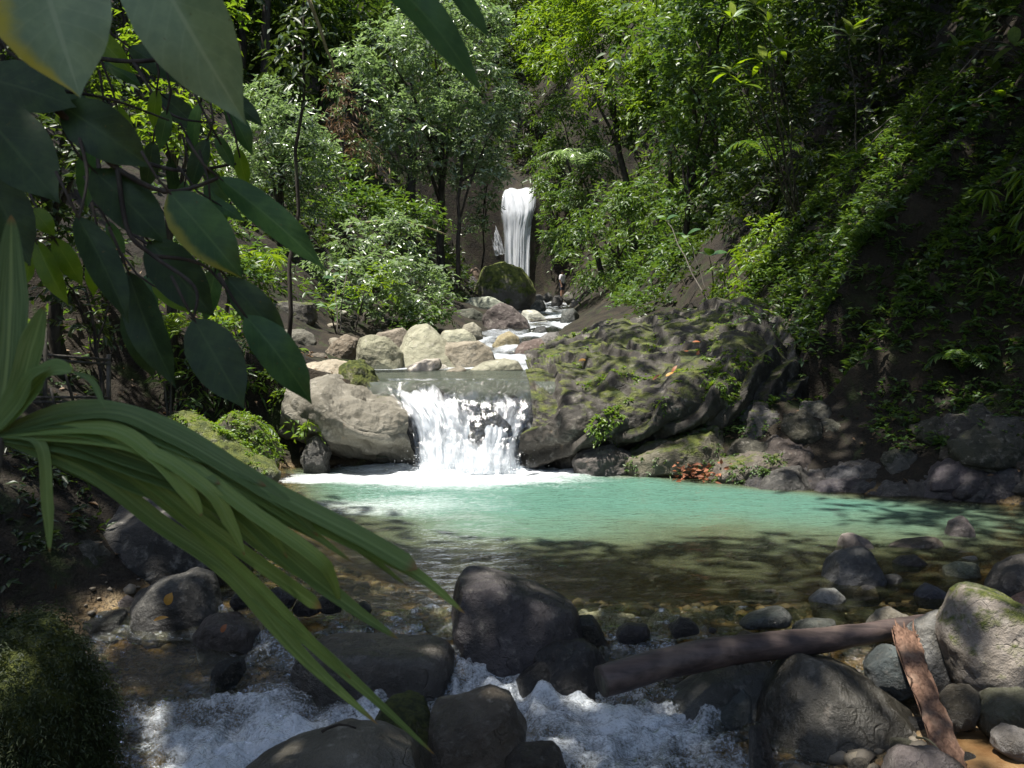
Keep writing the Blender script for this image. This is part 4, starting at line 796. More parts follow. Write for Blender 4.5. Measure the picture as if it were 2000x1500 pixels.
tree(gp(545, 12.8), pb((500, 690, 12.9, 26), (530, 730, 12.7, 24), (560, 770, 12.4, 22), (590, 800, 12.1, 20), (600, 830, 11.8, 15), (520, 650, 13.2, 24)), "curtain of yellow-green creepers trailing over the left rock shoulder", L_YEL, .085, 37, trunk_r=.015, limbs=2, name="creeper", cat="creeper", cover=3.4, droop=.9, asp=.45)
tree(gp(470, 14), pb((450, 620, 14, 26), (490, 615, 14.2, 22), (420, 610, 14, 20)), "bright sunlit tuft of leaves on the left slope", L_YEL, .13, 38, trunk_r=.015, limbs=1, name="shrub", cat="shrub", cover=3, asp=.45)
tree(gp(220, 9.5), pb((160, 620, 9.6, 60), (230, 560, 9.8, 56), (100, 560, 9.4, 60), (250, 650, 10, 46), (60, 480, 9.2, 60), (180, 480, 9.6, 60)), "murky bush in deep shade over the old railing", L_DRK, .11, 39, trunk_r=.03, name="shrub", cat="shrub", cover=2.6, gap=.30)

# fern-like and palm-like plants ------------------------------------------------
def frond(base, tip, sag, n, L, wid, g, taper=.9, seg=12):
    """arching midrib with n pairs of narrow leaflets"""
    mid = bez(base, tip, sag, g, seg, .01); V, F = tube(mid, np.linspace(.012, .003, seg) * (L / .2) ** .5, 5); mb = MB(); mb.add(V, F, .3)
    t = np.linspace(.12, 1, n); p = catmull(mid, 60)[(t * 59).astype(int)]; dr = nrm(np.gradient(catmull(mid, 60), axis=0))[(t * 59).astype(int)]
    s = nrm(np.cross(dr, np.array((0, 0, 1.)))); ll = L * (np.sin(np.pi * np.clip(t * taper + .08, 0, 1)) ** .6 + .12)
    for sd in (1, -1):
        a = nrm(dr * .55 + s * sd + np.array((0, 0, -.25)) + g.normal(size=p.shape) * .08)
        nv = nrm(np.array((0, 0, 1.)) + g.normal(size=p.shape) * .2)
        V, F = leafset(p, a, nv, ll * g.uniform(.85, 1.1, n), np.full(n, wid)); mb.add(V, F, np.repeat(g.uniform(0, 1, n), 4))
    return mb
def fern(base, n, R, L, wid, label, mat, seed, name="fern", cat="fern", rise=.9, group=None, a0=0, a1=2 * math.pi, pairs=16):
    g = np.random.default_rng(seed); e = empty(name, base, label, cat, group)
    for i in range(n):
        a = a0 + (a1 - a0) * (i + g.uniform(-.3, .3)) / n; r = R * g.uniform(.7, 1.1)
        link("frond", frond((0, 0, 0), (math.cos(a) * r, math.sin(a) * r, R * g.uniform(.05, .5) * rise), R * rise * g.uniform(.3, .5), pairs, L, wid, g).mesh("frond"), mat, e)
    return e
fern(P(330, 665, 11.8), 8, .55, .14, .028, "sun-bright fern on the left slope", L_YEL, 51)
fern(P(500, 545, 17), 9, .6, .3, .03, "spiky green fern clump below the shaded bush on the left slope", L_YEL, 52, rise=1.4)
fern(gp(470, 12.2), 9, .5, .14, .03, "dark fern tuft above the knobbly mossy boulder", L_MID, 53)
fern(P(1480, 620, 16), 8, .6, .16, .03, "fern hanging at the upper edge of the big slab", L_YEL, 54, rise=.5)
fern(gp(1680, 12.8), 8, .5, .14, .03, "fern growing on the bare right bank", L_MID, 55)
fern(gp(1880, 11.2), 8, .5, .13, .03, "fern among the bushes above the black shore rocks", L_MID, 56)
fern(P(1130, 330, 42), 8, 1.6, .4, .07, "pale-tipped fern tree crown leaning towards the tall waterfall", L_LIT, 57)
fern(P(1500, 320, 20), 6, .9, .22, .05, "dim fern arching out of the right slope", L_MID, 58)
# bamboo-like fronds, right edge
def bamboo(root, tips, label, mat, seed, L=.34, name="bamboo", cat="bamboo"):
    g = np.random.default_rng(seed); e = empty(name, root, label, cat); R0 = np.asarray(root, float)
    for tip in tips:
        q = bez((0, 0, 0), np.asarray(tip) - R0, .25, g, 10, .03); V, F = tube(q, np.linspace(.018, .005, 10), 6); m = MB(); m.add(V, F); link("cane", m.mesh("cane"), CANE, e)
        for j in range(5):
            c = q[9 - j * 1 if j < 6 else 4] + g.normal(size=3) * .10; k = 9
            ang = g.uniform(-1.2, 1.2, k); a = nrm(np.stack([np.sin(ang) * .8 - .3, g.normal(size=k) * .35 - .3, -np.abs(g.normal(size=k)) * .55 - .05], -1))
            V, F = leafset(np.repeat(c[None], k, 0), a, nrm(g.normal(size=(k, 3)) * .4 + np.array((0, -.3, 1))), L * g.uniform(.6, 1.15, k), np.full(k, .036), .1, .25)
            m = MB(); m.add(V, F, np.repeat(g.uniform(0, 1, k), 4)); link("leaf_fan", m.mesh("leaf_fan"), mat, e)
    return e
N = NT("cane"); CANE = N.done(N.pbr(N.mix(N.noise(N.pos(), 12, 3), (.16, .14, .07), (.32, .27, .15)), .5, .4))
L_BAM = leaf_mat("leaf_bamboo", (.07, .11, .04), (.17, .20, .09), .35, .35)
bamboo(P(2060, 520, 13.5), [P(1700, 500, 13.6), P(1760, 470, 13.4), P(1810, 490, 13), P(1840, 540, 13), P(1890, 480, 12.8), P(1780, 530, 13.5)], "bamboo sprays with pale drooping leaves reaching out from the right edge", L_BAM, 61)
bamboo(P(2080, 420, 11.5), [P(1960, 360, 11.6), P(1975, 430, 11.4), P(1950, 520, 11.5), P(1985, 580, 11.2), P(1965, 640, 11.4), P(1930, 420, 12)], "upright green bamboo clump hanging at the right edge", L_YEL, 62)
# stiff fan palm leaf in the dark recess
def fan_palm(base, R, label, seed, n=16):
    g = np.random.default_rng(seed); e = empty("fan_palm", base, label, "palm")
    m = MB(); V, F = tube(bez((0, .1, -R * 1.3), (0, 0, 0), 0, g, 5, .01), .012, 6); m.add(V, F); link("stalk", m.mesh("stalk"), BARK2, e)
    for i in range(n):
        a = math.radians(35 + 110 * i / (n - 1)); d = np.array([[math.cos(a), -.25, math.sin(a)]])
        V, F = leafset(np.zeros((1, 3)), d, np.array([[.1, -1, .3]]), np.array([R]), np.array([R * .14]), .2, .02); m = MB(); m.add(V, F, float(g.uniform(0, 1))); link("leaflet", m.mesh("leaflet"), L_MID, e)
fan_palm(P(1865, 418, 14.2), .5, "stiff green fan palm leaf in the dark recess beside the bamboo", 63)

# broad-leaved saplings whose leaves can be told apart ---------------------------
LT = np.array([0, .04, .12, .28, .45, .6, .75, .86, .94, 1]); LWD = np.array([.03, .30, .66, .95, 1, .93, .70, .36, .12, .0])
def blade(base, tip, width, nv, curl=.12, fold=.12, nu=13, nw=7, wave=.0, seed=0):
    """one broad leaf as a curved blade"""
    b, t = np.asarray(base, float), np.asarray(tip, float); L = np.linalg.norm(t - b); a = (t - b) / L
    w = nrm(np.cross(a, np.asarray(nv, float))); n = np.cross(w, a)
    u = np.linspace(0, 1, nu); v = np.linspace(-1, 1, nw); U, Vv = np.meshgrid(u, v, indexing='ij'); hw = np.interp(U, LT, LWD) * width / 2
    p = b + a * (L * U)[..., None] + w * (hw * Vv)[..., None] + n * (hw * np.abs(Vv) * fold + curl * L * np.sin(np.pi * U) + wave * width * np.sin(U * 13 + seed) * np.abs(Vv) * .5)[..., None]
    return p.reshape(-1, 3), grid_faces(nu, nw), U.ravel(), Vv.ravel()
def big_leaf_mat(name, c1, c2, vein, trans, rough, spec=.32):
    N = NT(name); u = N.attr("lu").outputs["Fac"]; v = N.attr("lv").outputs["Fac"]; av = N.math('ABSOLUTE', v); tc = N.n("ShaderNodeTexCoord").outputs["Object"]
    yl = N.attr("yellow", 'OBJECT').outputs["Fac"]
    ph = N.math('SUBTRACT', N.math('MULTIPLY', u, 9.0), N.math('MULTIPLY', av, 2.2)); fr = N.math('ABSOLUTE', N.math('SUBTRACT', N.math('FRACT', ph), .5))
    side = N.ramp(fr, .0, .10, 1, 0); mid = N.ramp(av, .02, .07, 1, 0); vn = N.math('MAXIMUM', N.math('MULTIPLY', side, .35), mid)
    blot = N.noise(tc, 22, 5, .65); c = N.mix(N.ramp(blot, .35, .7), c1, c2)
    c = N.mix(N.math('MULTIPLY', vn, .55), c, vein)
    edge = N.math('MULTIPLY', N.ramp(N.math('ADD', v, N.math('MULTIPLY', N.noise(tc, 30, 3), .5)), .75, 1.15), yl)
    c = N.mix(edge, c, (.38, .34, .04)); sp_ = N.math('MULTIPLY', N.ramp(N.noise(tc, 90, 2), .70, .76), .8); c = N.mix(sp_, c, (.10, .08, .02))
    h = N.math('ADD', N.math('MULTIPLY', fr, .8), N.math('MULTIPLY', blot, .4)); b = N.bump(h, .18, .003)
    x = N.n("ShaderNodeMix", data_type='RGBA', blend_type='MULTIPLY'); x.inputs[0].default_value = 1; N.l(c, x.inputs[6]); x.inputs[7].default_value = (2.2, 2.0, .6, 1)
    t = N.n("ShaderNodeBsdfTranslucent"); N.l(x.outputs[2], t.inputs[0])
    return N.done(N.mixs(trans, N.pbr(c, rough, spec, b), t.outputs[0]))
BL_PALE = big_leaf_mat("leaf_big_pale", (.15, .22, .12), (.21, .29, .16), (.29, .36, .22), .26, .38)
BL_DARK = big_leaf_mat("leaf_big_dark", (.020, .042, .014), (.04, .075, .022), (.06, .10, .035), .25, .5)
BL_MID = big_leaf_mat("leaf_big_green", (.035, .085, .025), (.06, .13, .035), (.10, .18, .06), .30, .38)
BL_YEL = big_leaf_mat("leaf_big_yellowgreen", (.10, .18, .012), (.15, .23, .018), (.2, .28, .04), .5, .42)
def leaf_obj(base, tip, width, nv, mat, parent, origin, yellow=0., **kw):
    V, F, U, Vv = blade(np.asarray(base) - origin, np.asarray(tip) - origin, width, nv, **kw)
    o = link("leaf", mesh("leaf", V, F, {"lu": U, "lv": Vv}), mat, parent); o["yellow"] = float(yellow); return o
def sapling(clusters, root, label, mats, L, seed, k=9, asp=.30):
    """clusters: leaf rosettes on stems; every leaf its own part"""
    g = np.random.default_rng(seed); R0 = np.asarray(root, float); e = empty("sapling", R0, label, "sapling")
    for c in clusters:
        c = np.asarray(c, float); m = MB(); V, F = tube(bez((0, 0, -.1), c - R0, .1, g, 8, .03), np.linspace(.02, .008, 8), 6); m.add(V, F); link("stem", m.mesh("stem"), BARK2, e)
        for i in range(k):
            a = 2 * math.pi * i / k + g.uniform(-.3, .3); d = nrm(np.array((math.cos(a), math.sin(a) * .8 - .25, g.uniform(-.45, .45)))); l = L * g.uniform(.65, 1.15)
            leaf_obj(c + d * .02, c + d * l, l * asp, nrm(np.array((g.normal() * .25, -.45, 1))), mats[int(g.integers(len(mats)))], e, R0, curl=.10, nu=7, nw=3)
    return e
sapling([P(1430, 35, 17), P(1475, 10, 17.2), P(1500, 45, 17), P(1450, 165, 16.8), P(1425, 140, 17), P(1490, 120, 17), P(1520, 95, 17.3)], gp(1560, 19), "sapling with bright whorls of long leaves lit against the dark right slope", [BL_YEL, BL_YEL, BL_PALE], .50, 71, k=10)
sapling([P(1660, 70, 17.5)], gp(1672, 18), "single bright leaf whorl on a stem in the dark upper slope", [BL_PALE, BL_YEL], .52, 72, k=13)
sapling([P(1950, 30, 13), P(1980, 90, 13), P(1920, 80, 13.2), P(1900, 200, 13), P(1960, 190, 12.8), P(1870, 90, 13.4)], gp(2010, 13.6), "sapling with drooping light-edged leaves at the top right corner", [BL_PALE, BL_MID, BL_YEL], .38, 73, k=8, asp=.38)
sapling([P(1790, 260, 15), P(1760, 275, 15), P(1830, 268, 14.8), P(1870, 280, 14.6), P(1900, 262, 14.4), P(1925, 290, 14.2), P(1850, 300, 14.6)], gp(1960, 15), "horizontal branch of fresh oval leaves above the dark recess", [BL_YEL, BL_MID], .24, 74, k=8, asp=.45)
sapling([P(1640, 310, 16.5), P(1680, 300, 16.4), P(1720, 312, 16.2), P(1745, 335, 16)], gp(1800, 16.5), "lower branch of yellowish oval leaves left of the fresh one", [BL_YEL, BL_MID], .24, 75, k=7, asp=.45)
sapling([P(655, 545, 21), P(640, 600, 20), P(680, 510, 22)], gp(660, 20.5), "pale broad-leaved seedling beside the moss-topped rock", [BL_PALE, BL_MID], .30, 76, k=8, asp=.45)
sapling([P(585, 680, 16)], gp(585, 16), "tiny bright seedling on the pale slab", [BL_YEL], .22, 77, k=5, asp=.3)
sapling([P(318, 745, 11.6), P(335, 730, 11.6)], gp(330, 11.6), "backlit seedling with three glowing leaves on the left slope", [BL_YEL], .26, 78, k=4, asp=.35)
sapling([P(1385, 500, 18), P(1340, 460, 20), P(1300, 430, 22)], gp(1400, 19.5), "seedling with single shining heart leaves on the right slope", [BL_PALE, BL_MID], .32, 79, k=3, asp=.6)

# ------------------------------------------------------------------ undergrowth carpet and far forest
def carpet(name, label, n, xr, yr, L, mat, seed, cond, k=6, asp=.4, tw=2.2):
    g = np.random.default_rng(seed); x = g.uniform(*xr, n); y = yr[0] + (yr[1] - yr[0]) * g.uniform(0, 1, n) ** 1.3; z = height(x, y)
    keep = cond(x, y, z) & (fbm(xyz(x, y) * .8, 3, seed) > -.12); x, y, z = x[keep], y[keep], z[keep]
    d = nrm(np.stack([g.normal(size=len(x)) * .5, g.normal(size=len(x)) * .5 - .2, g.uniform(.5, 1.2, len(x))], -1)); sc = L * (.7 + y / 40)
    mb = MB()
    for b in range(4):                                  # size classes by distance
        q = (y >= yr[0] + (yr[1] - yr[0]) * b / 4) & (y <= yr[0] + (yr[1] - yr[0]) * (b + 1) / 4)
        if q.any(): mb.add(*sprays(xyz(x, y, z)[q], d[q], k, float(sc[q].mean()), asp, float(sc[q].mean()) * tw, .5, g))
    o = stuff(link(name, mb.mesh(name), mat)); tag(o, label, "undergrowth"); return o
outl = lambda x, y: XL(y) - x; outr = lambda x, y: x - XR(y)
carpet("undergrowth", "low leafy undergrowth covering the left slope", 9000, (-22, 0), (8.5, 60), .13, L_MID, 81, lambda x, y, z: (outl(x, y) > 1.2 + .8 * (y < 13)) & (outl(x, y) < 14) & ((y < 12) | (outl(x, y) > 2.6)))
carpet("undergrowth", "low leafy undergrowth covering the right slope", 22000, (1, 24), (10.5, 60), .13, L_DRK, 82, lambda x, y, z: (outr(x, y) > 4.2 - 2.0 * (y > 20)) & (z > 1.9 - 1.2 * (x > 6.3)) & (outr(x, y) < 15))
carpet("ground_plants", "scattered small plants on the bare right bank", 7000, (2, 12), (9, 14), .085, L_MID, 83, lambda x, y, z: (outr(x, y) > .7) & (z > .42), k=5, asp=.5)
carpet("ground_plants", "dark small plants on the shaded near left bank", 4500, (-7, -.9), (2.5, 9.5), .08, L_DRK, 88, lambda x, y, z: (outl(x, y) > .5) & (z > .15))
carpet('undergrowth', 'dark undergrowth on the slope above the tall waterfall', 5200, (-14, 16), (61.2, 100), .12, L_DRK, 84, lambda x, y, z: ~((np.abs(x - .4) < 1.3) & (y < 64)))
carpet("undergrowth", "leafy plants clinging to the steep near part of the right bank", 17000, (3, 13), (10, 20), .11, L_MID, 85, lambda x, y, z: (z > 1.05 + .6 * noise(xyz(x, y) * 1.3, 4)) & (outr(x, y) > 1.2), k=7, asp=.38)
carpet("undergrowth", "dense undergrowth low on the far right slope", 9000, (1.5, 17), (27, 62), .13, L_MID, 86, lambda x, y, z: (outr(x, y) > 1.6))
carpet("undergrowth", "dense undergrowth low on the far left slope", 7000, (-15, 1), (27, 62), .13, L_DRK, 87, lambda x, y, z: (outl(x, y) > 2.2))
# fallen leaf litter
g = np.random.default_rng(9); n = 2600; x = g.uniform(-7, 9, n); y = g.uniform(3, 17, n); z = height(x, y); kp = ((outl(x, y) > .2) | (outr(x, y) > .3)) & (z > .05); x, y, z = x[kp], y[kp], z[kp]; n = len(x)
a = nrm(np.stack([g.normal(size=n), g.normal(size=n), g.normal(size=n) * .25], -1)); V, F = leafset(xyz(x, y, z + .03), a, nrm(np.array((0, -.2, 1)) + g.normal(size=(n, 3)) * .3), g.uniform(.05, .13, n), g.uniform(.02, .06, n))
m = MB(); m.add(V, F, np.repeat(g.uniform(0, 1, n), 4)); o = stuff(link("leaf_litter", m.mesh("leaf_litter"), L_DRY)); tag(o, "brown fallen leaves strewn on the banks", "leaf litter")
n = 170; q = np.stack([P(a_, b_, y_) for a_, b_, y_ in zip(g.uniform(1320, 1475, n), g.uniform(905, 948, n), g.uniform(10.9, 11.4, n))]); q[:, 2] = np.maximum(q[:, 2], .02)
a = nrm(g.normal(size=(n, 3)) * np.array((1, 1, .4))); V, F = leafset(q, a, nrm(np.array((0, -.6, 1)) + g.normal(size=(n, 3)) * .4), g.uniform(.05, .12, n), g.uniform(.02, .05, n))
L_RED = leaf_mat("leaf_red_brown", (.16, .05, .02), (.34, .13, .06), .2, .7, (1.2, 1, .8))
m = MB(); m.add(V, F, np.repeat(g.uniform(0, 1, n), 4)); o = stuff(link("leaf_litter", m.mesh("leaf_litter"), L_RED)); tag(o, "pile of reddish fallen leaves at the waterline under the slab", "leaf litter")

# far forest: trees up both slopes and behind the head of the gorge
g = np.random.default_rng(21); CR = []
for k in range(4):
    bl = [((0, 0, 4.4), (1.7, 1.7, 1.3))] + [((math.cos(a) * 1.5 * g.uniform(.8, 1.2), math.sin(a) * 1.5 * g.uniform(.8, 1.2), 3.2 + g.uniform(-.9, 1.0)), g.uniform(.9, 1.35)) for a in np.linspace(0, 6.28, 7)[:-1]]
    CR.append(crown(bl, .26, g, 2.6, gap=.30, droop=.4).mesh("far_crown"))
tm = MB(); tm.add(*tube(bez((0, 0, -.5), (0, 0, 4.2), 0, g, 8, .06), np.linspace(.16, .06, 8), 7)); TRUNK = tm.mesh("far_trunk"); TRUNK.materials.append(BARK)
MATS = [L_DRK, L_MID, L_MID, L_YEL]; far = []
for k in range(4):
    row = []
    for m_ in range(2): c_ = CR[k].copy(); c_.materials.append([L_DRK, L_MID, L_YEL, L_MID][(k + m_) % 4]); row.append(c_)
    far.append(row)
def far_tree(x, y, s, label, group, k, v):
    z = float(height(np.array([x]), np.array([y]))[0]); e = empty("forest_tree", (x, y, z), label, "tree", group); e.scale = (s, s, s * float(g.uniform(.9, 1.25))); e.rotation_euler = (0, 0, float(g.uniform(0, 6.28)))
    link("trunk", TRUNK, None, e); stuff(link("crown", far[k][v], None, e))
pts = []
def scatter(n, xr, yr, cond, s0, s1, label, group, sep, v):
    c = 0
    for _ in range(n * 30):
        if c >= n: break
        x, y = float(g.uniform(*xr)), float(g.uniform(*yr))
        if not cond(x, y) or any(math.hypot(x - a, y - b) < sep for a, b in pts): continue
        pts.append((x, y)); far_tree(x, y, float(g.uniform(s0, s1)), label, group, int(g.integers(4)), v); c += 1
scatter(26, (-30, -3), (34, 70), lambda x, y: outl(x, y) > 4.5 and outl(x, y) < 26 and not (x > -9 and (y > 54 or y < 43)) and not (x > -12 and y < 39), 1.1, 1.9, "forest tree crowding the left slope of the gorge", "forest on the left slope", 3.2, 0)
scatter(24, (4, 32), (36, 70), lambda x, y: outr(x, y) > 5 and outr(x, y) < 26, 1.1, 1.9, "forest tree crowding the right slope of the gorge", "forest on the right slope", 3.2, 0)
scatter(26, (-16, 18), (66, 100), lambda x, y: not (-7 < x < 5 and y < 78), 1.3, 2.2, "forest tree on the hillside above the tall waterfall", "forest above the tall waterfall", 3.6, 0)
scatter(14, (8, 24), (14, 34), lambda x, y: outr(x, y) > 7 and outr(x, y) < 16, .9, 1.4, "dark forest tree high on the right slope", "forest high on the right slope", 2.6, 0)
scatter(10, (-20, -6), (13, 32), lambda x, y: outl(x, y) > 7 and outl(x, y) < 16 and (x < -10 or y < 20), .9, 1.3, "shaded forest tree high on the left slope", "forest high on the left slope", 2.8, 0)

# tall shade trees whose crowns close over the near bank (they throw the shade on the rapids and the right bank)
def shade_tree(base, blobs, label, seed, top, L=.40, cover=7.0, gap=.0):
    x, y = base; z = float(height(np.array([x]), np.array([y]))[0])
    tree((x, y, z), blobs, label, L_DRK, L, seed, trunk_r=.28, top=top, cover=cover, gap=gap, limbs=6, k=6, hole=(-.75 - x, 3.75 - y, .85))
def canopy(x0, x1, y0, y1, z0, z1, step, r, seed):
    g = np.random.default_rng(seed); return [((x + g.uniform(-.4, .4), y + g.uniform(-.4, .4), g.uniform(z0, z1)), (r, r, r * .5)) for x in np.arange(x0, x1 + .01, step) for y in np.arange(y0, y1 + .01, step)]
shade_tree((-8.5, 1.0), canopy(-9.5, -1.0, -1.0, 6.3, 9.6, 10.6, 2.0, 1.7, 1), "tall shade tree rising from the near left bank", 91, (-5.2, 2, 9.2))
shade_tree((-11, 6.0), canopy(-9.8, -5.6, 7.2, 7.4, 9.8, 10.8, 2.0, 1.6, 7), "shade tree leaning out from the left slope", 97, (-8, 7, 9.4))
shade_tree((8.5, 0.0), canopy(.8, 7.2, -1.0, 6.6, 9.8, 10.8, 2.0, 1.7, 2), "tall shade tree rising from the near right bank", 92, (4.6, 2, 9.2))
shade_tree((10.8, 9.0), canopy(1.9, 8.5, 8.4, 13.8, 10.6, 11.8, 1.9, 1.7, 3), "tall shade tree rising from the right slope", 93, (6.0, 10.5, 10.2))
shade_tree((11.5, 13.0), canopy(-1.0, 1.3, 11.8, 16.4, 11.2, 12.4, 2.2, 1.5, 6), "shade tree reaching thinly over the big dark slab", 96, (4.0, 13.5, 11), cover=2.4, gap=.25)  # thin unseen crown, added to throw dappled shade on the slab
shade_tree((14.0, 20.0), canopy(3.7, 12.6, 13.2, 29.5, 15.8, 18.4, 2.6, 2.2, 4), "taller shade tree rising behind the right slope", 94, (8.5, 21.0, 15))
# ------------------------------------------------------------------ near left: big-leaved branch and palm
def near_leaves(root, items, label, seed, stems):
    g = np.random.default_rng(seed); R0 = np.asarray(root, float); e = empty("broadleaf_branch", R0, label, "branch")
    for pts, r in stems:
        q = catmull(np.array([P(*p) - R0 for p in pts]), 24); m = MB(); V, F = tube(q, np.linspace(r, r * .45, 24), 8); m.add(V, F); link("stem", m.mesh("stem"), BARK, e)
    for i, (bx, by, tx, ty, w, Y, dY, mat, roll, yel) in enumerate(items):
        b = P(bx, by, Y); t = P(tx, ty, Y + dY); v = nrm(np.array((math.sin(math.radians(roll)), -math.cos(math.radians(roll)), .45)))
        lf = leaf_obj(b, t, (w if i < 2 and seed == 1 else w * .84) / FPX * Y, v, mat, e, R0, yel, curl=.05 + .03 * g.normal(), fold=.16 + .1 * g.uniform(-1, 1), nu=19, nw=9, wave=.05, seed=i)
        d_ = nrm(t - b); m = MB(); V, F = tube(np.array([b + d_ * .01 * Y, b - d_ * .018 * Y, b - d_ * .03 * Y + np.array((-.008, 0, .018)) * Y]) - R0, np.array((.0010, .0013, .0015)) * (1 + Y * .6), 6); m.add(V, F); link('petiole', m.mesh('petiole'), BARK, lf)
    return e
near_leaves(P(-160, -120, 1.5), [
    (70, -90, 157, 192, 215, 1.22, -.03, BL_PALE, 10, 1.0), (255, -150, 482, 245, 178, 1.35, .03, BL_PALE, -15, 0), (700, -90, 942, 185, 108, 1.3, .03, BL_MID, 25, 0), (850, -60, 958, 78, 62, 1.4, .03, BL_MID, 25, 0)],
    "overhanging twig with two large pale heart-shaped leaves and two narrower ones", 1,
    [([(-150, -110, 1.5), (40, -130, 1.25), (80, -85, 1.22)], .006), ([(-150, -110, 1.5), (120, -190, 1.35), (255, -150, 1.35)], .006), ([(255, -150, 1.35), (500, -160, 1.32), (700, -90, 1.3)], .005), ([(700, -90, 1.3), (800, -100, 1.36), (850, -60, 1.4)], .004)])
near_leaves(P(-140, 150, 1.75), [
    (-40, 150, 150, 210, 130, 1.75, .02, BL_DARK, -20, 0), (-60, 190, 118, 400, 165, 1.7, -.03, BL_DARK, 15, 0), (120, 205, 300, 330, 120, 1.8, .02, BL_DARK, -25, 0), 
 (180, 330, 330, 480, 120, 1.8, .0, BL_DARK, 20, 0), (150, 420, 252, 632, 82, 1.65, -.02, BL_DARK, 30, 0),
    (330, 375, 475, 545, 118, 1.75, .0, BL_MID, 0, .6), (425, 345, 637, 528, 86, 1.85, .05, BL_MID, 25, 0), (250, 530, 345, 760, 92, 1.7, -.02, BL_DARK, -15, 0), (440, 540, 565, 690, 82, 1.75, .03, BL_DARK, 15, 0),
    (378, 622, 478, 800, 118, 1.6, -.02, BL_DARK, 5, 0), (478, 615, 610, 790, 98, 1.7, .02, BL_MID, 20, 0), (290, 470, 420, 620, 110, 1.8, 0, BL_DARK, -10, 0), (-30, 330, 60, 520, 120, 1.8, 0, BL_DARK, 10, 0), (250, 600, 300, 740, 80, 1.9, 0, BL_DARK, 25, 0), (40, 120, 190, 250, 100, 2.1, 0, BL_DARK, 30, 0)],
    "shaded branch hung with large dark pointed leaves at the left edge", 2,
    [([(-140, 150, 1.75), (40, 170, 1.76), (150, 250, 1.8), (230, 330, 1.8), (330, 375, 1.8), (425, 348, 1.85)], .008), ([(150, 250, 1.8), (170, 340, 1.72), (155, 425, 1.65)], .004), ([(230, 330, 1.8), (250, 450, 1.75), (300, 500, 1.74), (380, 560, 1.66), (378, 622, 1.6)], .005), ([(300, 500, 1.74), (400, 520, 1.76), (478, 615, 1.7)], .004), ([(40, 170, 1.76), (200, 190, 1.9), (330, 235, 2.0)], .004)])
near_leaves(P(-120, 560, 2.1), [
    (62, 408, 108, 462, 46, 2.1, 0, BL_YEL, 10, 0), (70, 470, 135, 598, 52, 2.1, 0, BL_YEL, -10, 0), (105, 465, 162, 560, 50, 2.12, .02, BL_YEL, 15, 0), (60, 500, 48, 560, 34, 2.1, 0, BL_YEL, 0, 0), (10, 430, 70, 480, 40, 2.15, 0, BL_YEL, 20, 0)],
    "glowing yellow-green sprig backlit below the dark branch", 3, [([(-120, 560, 2.1), (0, 500, 2.1), (60, 470, 2.1), (105, 463, 2.11)], .004), ([(60, 470, 2.1), (62, 410, 2.1)], .003)])
g = np.random.default_rng(77); its = []
for i in range(34):
    a, b = g.uniform(150, 470), g.uniform(40, 560); l = g.uniform(70, 130); an = math.radians(g.uniform(30, 110)); its.append((a, b, a + l * math.cos(an), b + l * math.sin(an), l * .42, g.uniform(2.9, 3.7), .03, [BL_MID, BL_YEL, BL_DARK, BL_MID][i % 4], g.uniform(-35, 35), 0))
near_leaves(P(-150, 60, 3.6), its, "leafy twigs of mixed green leaves showing between the large dark ones", 4,
    [([(-150, 60, 3.6), (60, 90, 3.4), (260, 120, 3.3), (440, 90, 3.2)], .012), ([(60, 90, 3.4), (180, 260, 3.3), (330, 330, 3.2), (460, 320, 3.1)], .010), ([(180, 260, 3.3), (230, 430, 3.2), (380, 520, 3.1)], .009), ([(260, 120, 3.3), (330, 220, 3.2), (420, 240, 3.2)], .006)])
# palm with long pleated leaflets
N = NT("palm_leaf"); v_ = N.attr("lv").outputs["Fac"]; u_ = N.attr("lu").outputs["Fac"]; r_ = N.attr("tone", 'OBJECT').outputs["Fac"]
fib = N.n("ShaderNodeCombineXYZ"); N.l(N.math('MULTIPLY', v_, 9), fib.inputs[0]); N.l(N.math('MULTIPLY', u_, 3), fib.inputs[1]); ff = N.noise(fib.outputs[0], 1, 3)
c = N.mix(r_, (.045, .095, .035), (.17, .28, .06)); c = N.mix(N.math('MULTIPLY', N.ramp(ff, .35, .65), .9), c, N.mix(r_, (.10, .17, .07), (.28, .38, .12)))
c = N.mix(N.math('MULTIPLY', N.ramp(N.math('ABSOLUTE', v_), .03, .14, 1, 0), .6), c, (.24, .34, .13)); c = N.mix(N.ramp(N.math('ADD', u_, N.math('MULTIPLY', ff, .1)), .985, 1.04), c, (.20, .13, .05))
x = N.n("ShaderNodeMix", data_type='RGBA', blend_type='MULTIPLY'); x.inputs[0].default_value = 1; N.l(c, x.inputs[6]); x.inputs[7].default_value = (2, 1.9, .7, 1)
t_ = N.n("ShaderNodeBsdfTranslucent"); N.l(x.outputs[2], t_.inputs[0])
PALM = N.done(N.mixs(.28, N.pbr(c, .44, .45, N.bump(ff, .5, .003)), t_.outputs[0]))
palm = empty("palm_plant", (-1.0, 1.25, float(height(np.array([-1.0]), np.array([1.25]))[0])), "palm-like plant with long drooping pleated leaflets reaching over the water", "palm")
PB = np.array(palm.location)
hub = P(-20, 850, 1.3)
m = MB(); V, F = tube(catmull(np.array([(0, 0, -.1), (.03, .0, .5), (.14, .02, 1.1), hub - PB]), 16), np.linspace(.05, .02, 16), 9); m.add(V, F); link("stem", m.mesh("stem"), BARK2, palm)
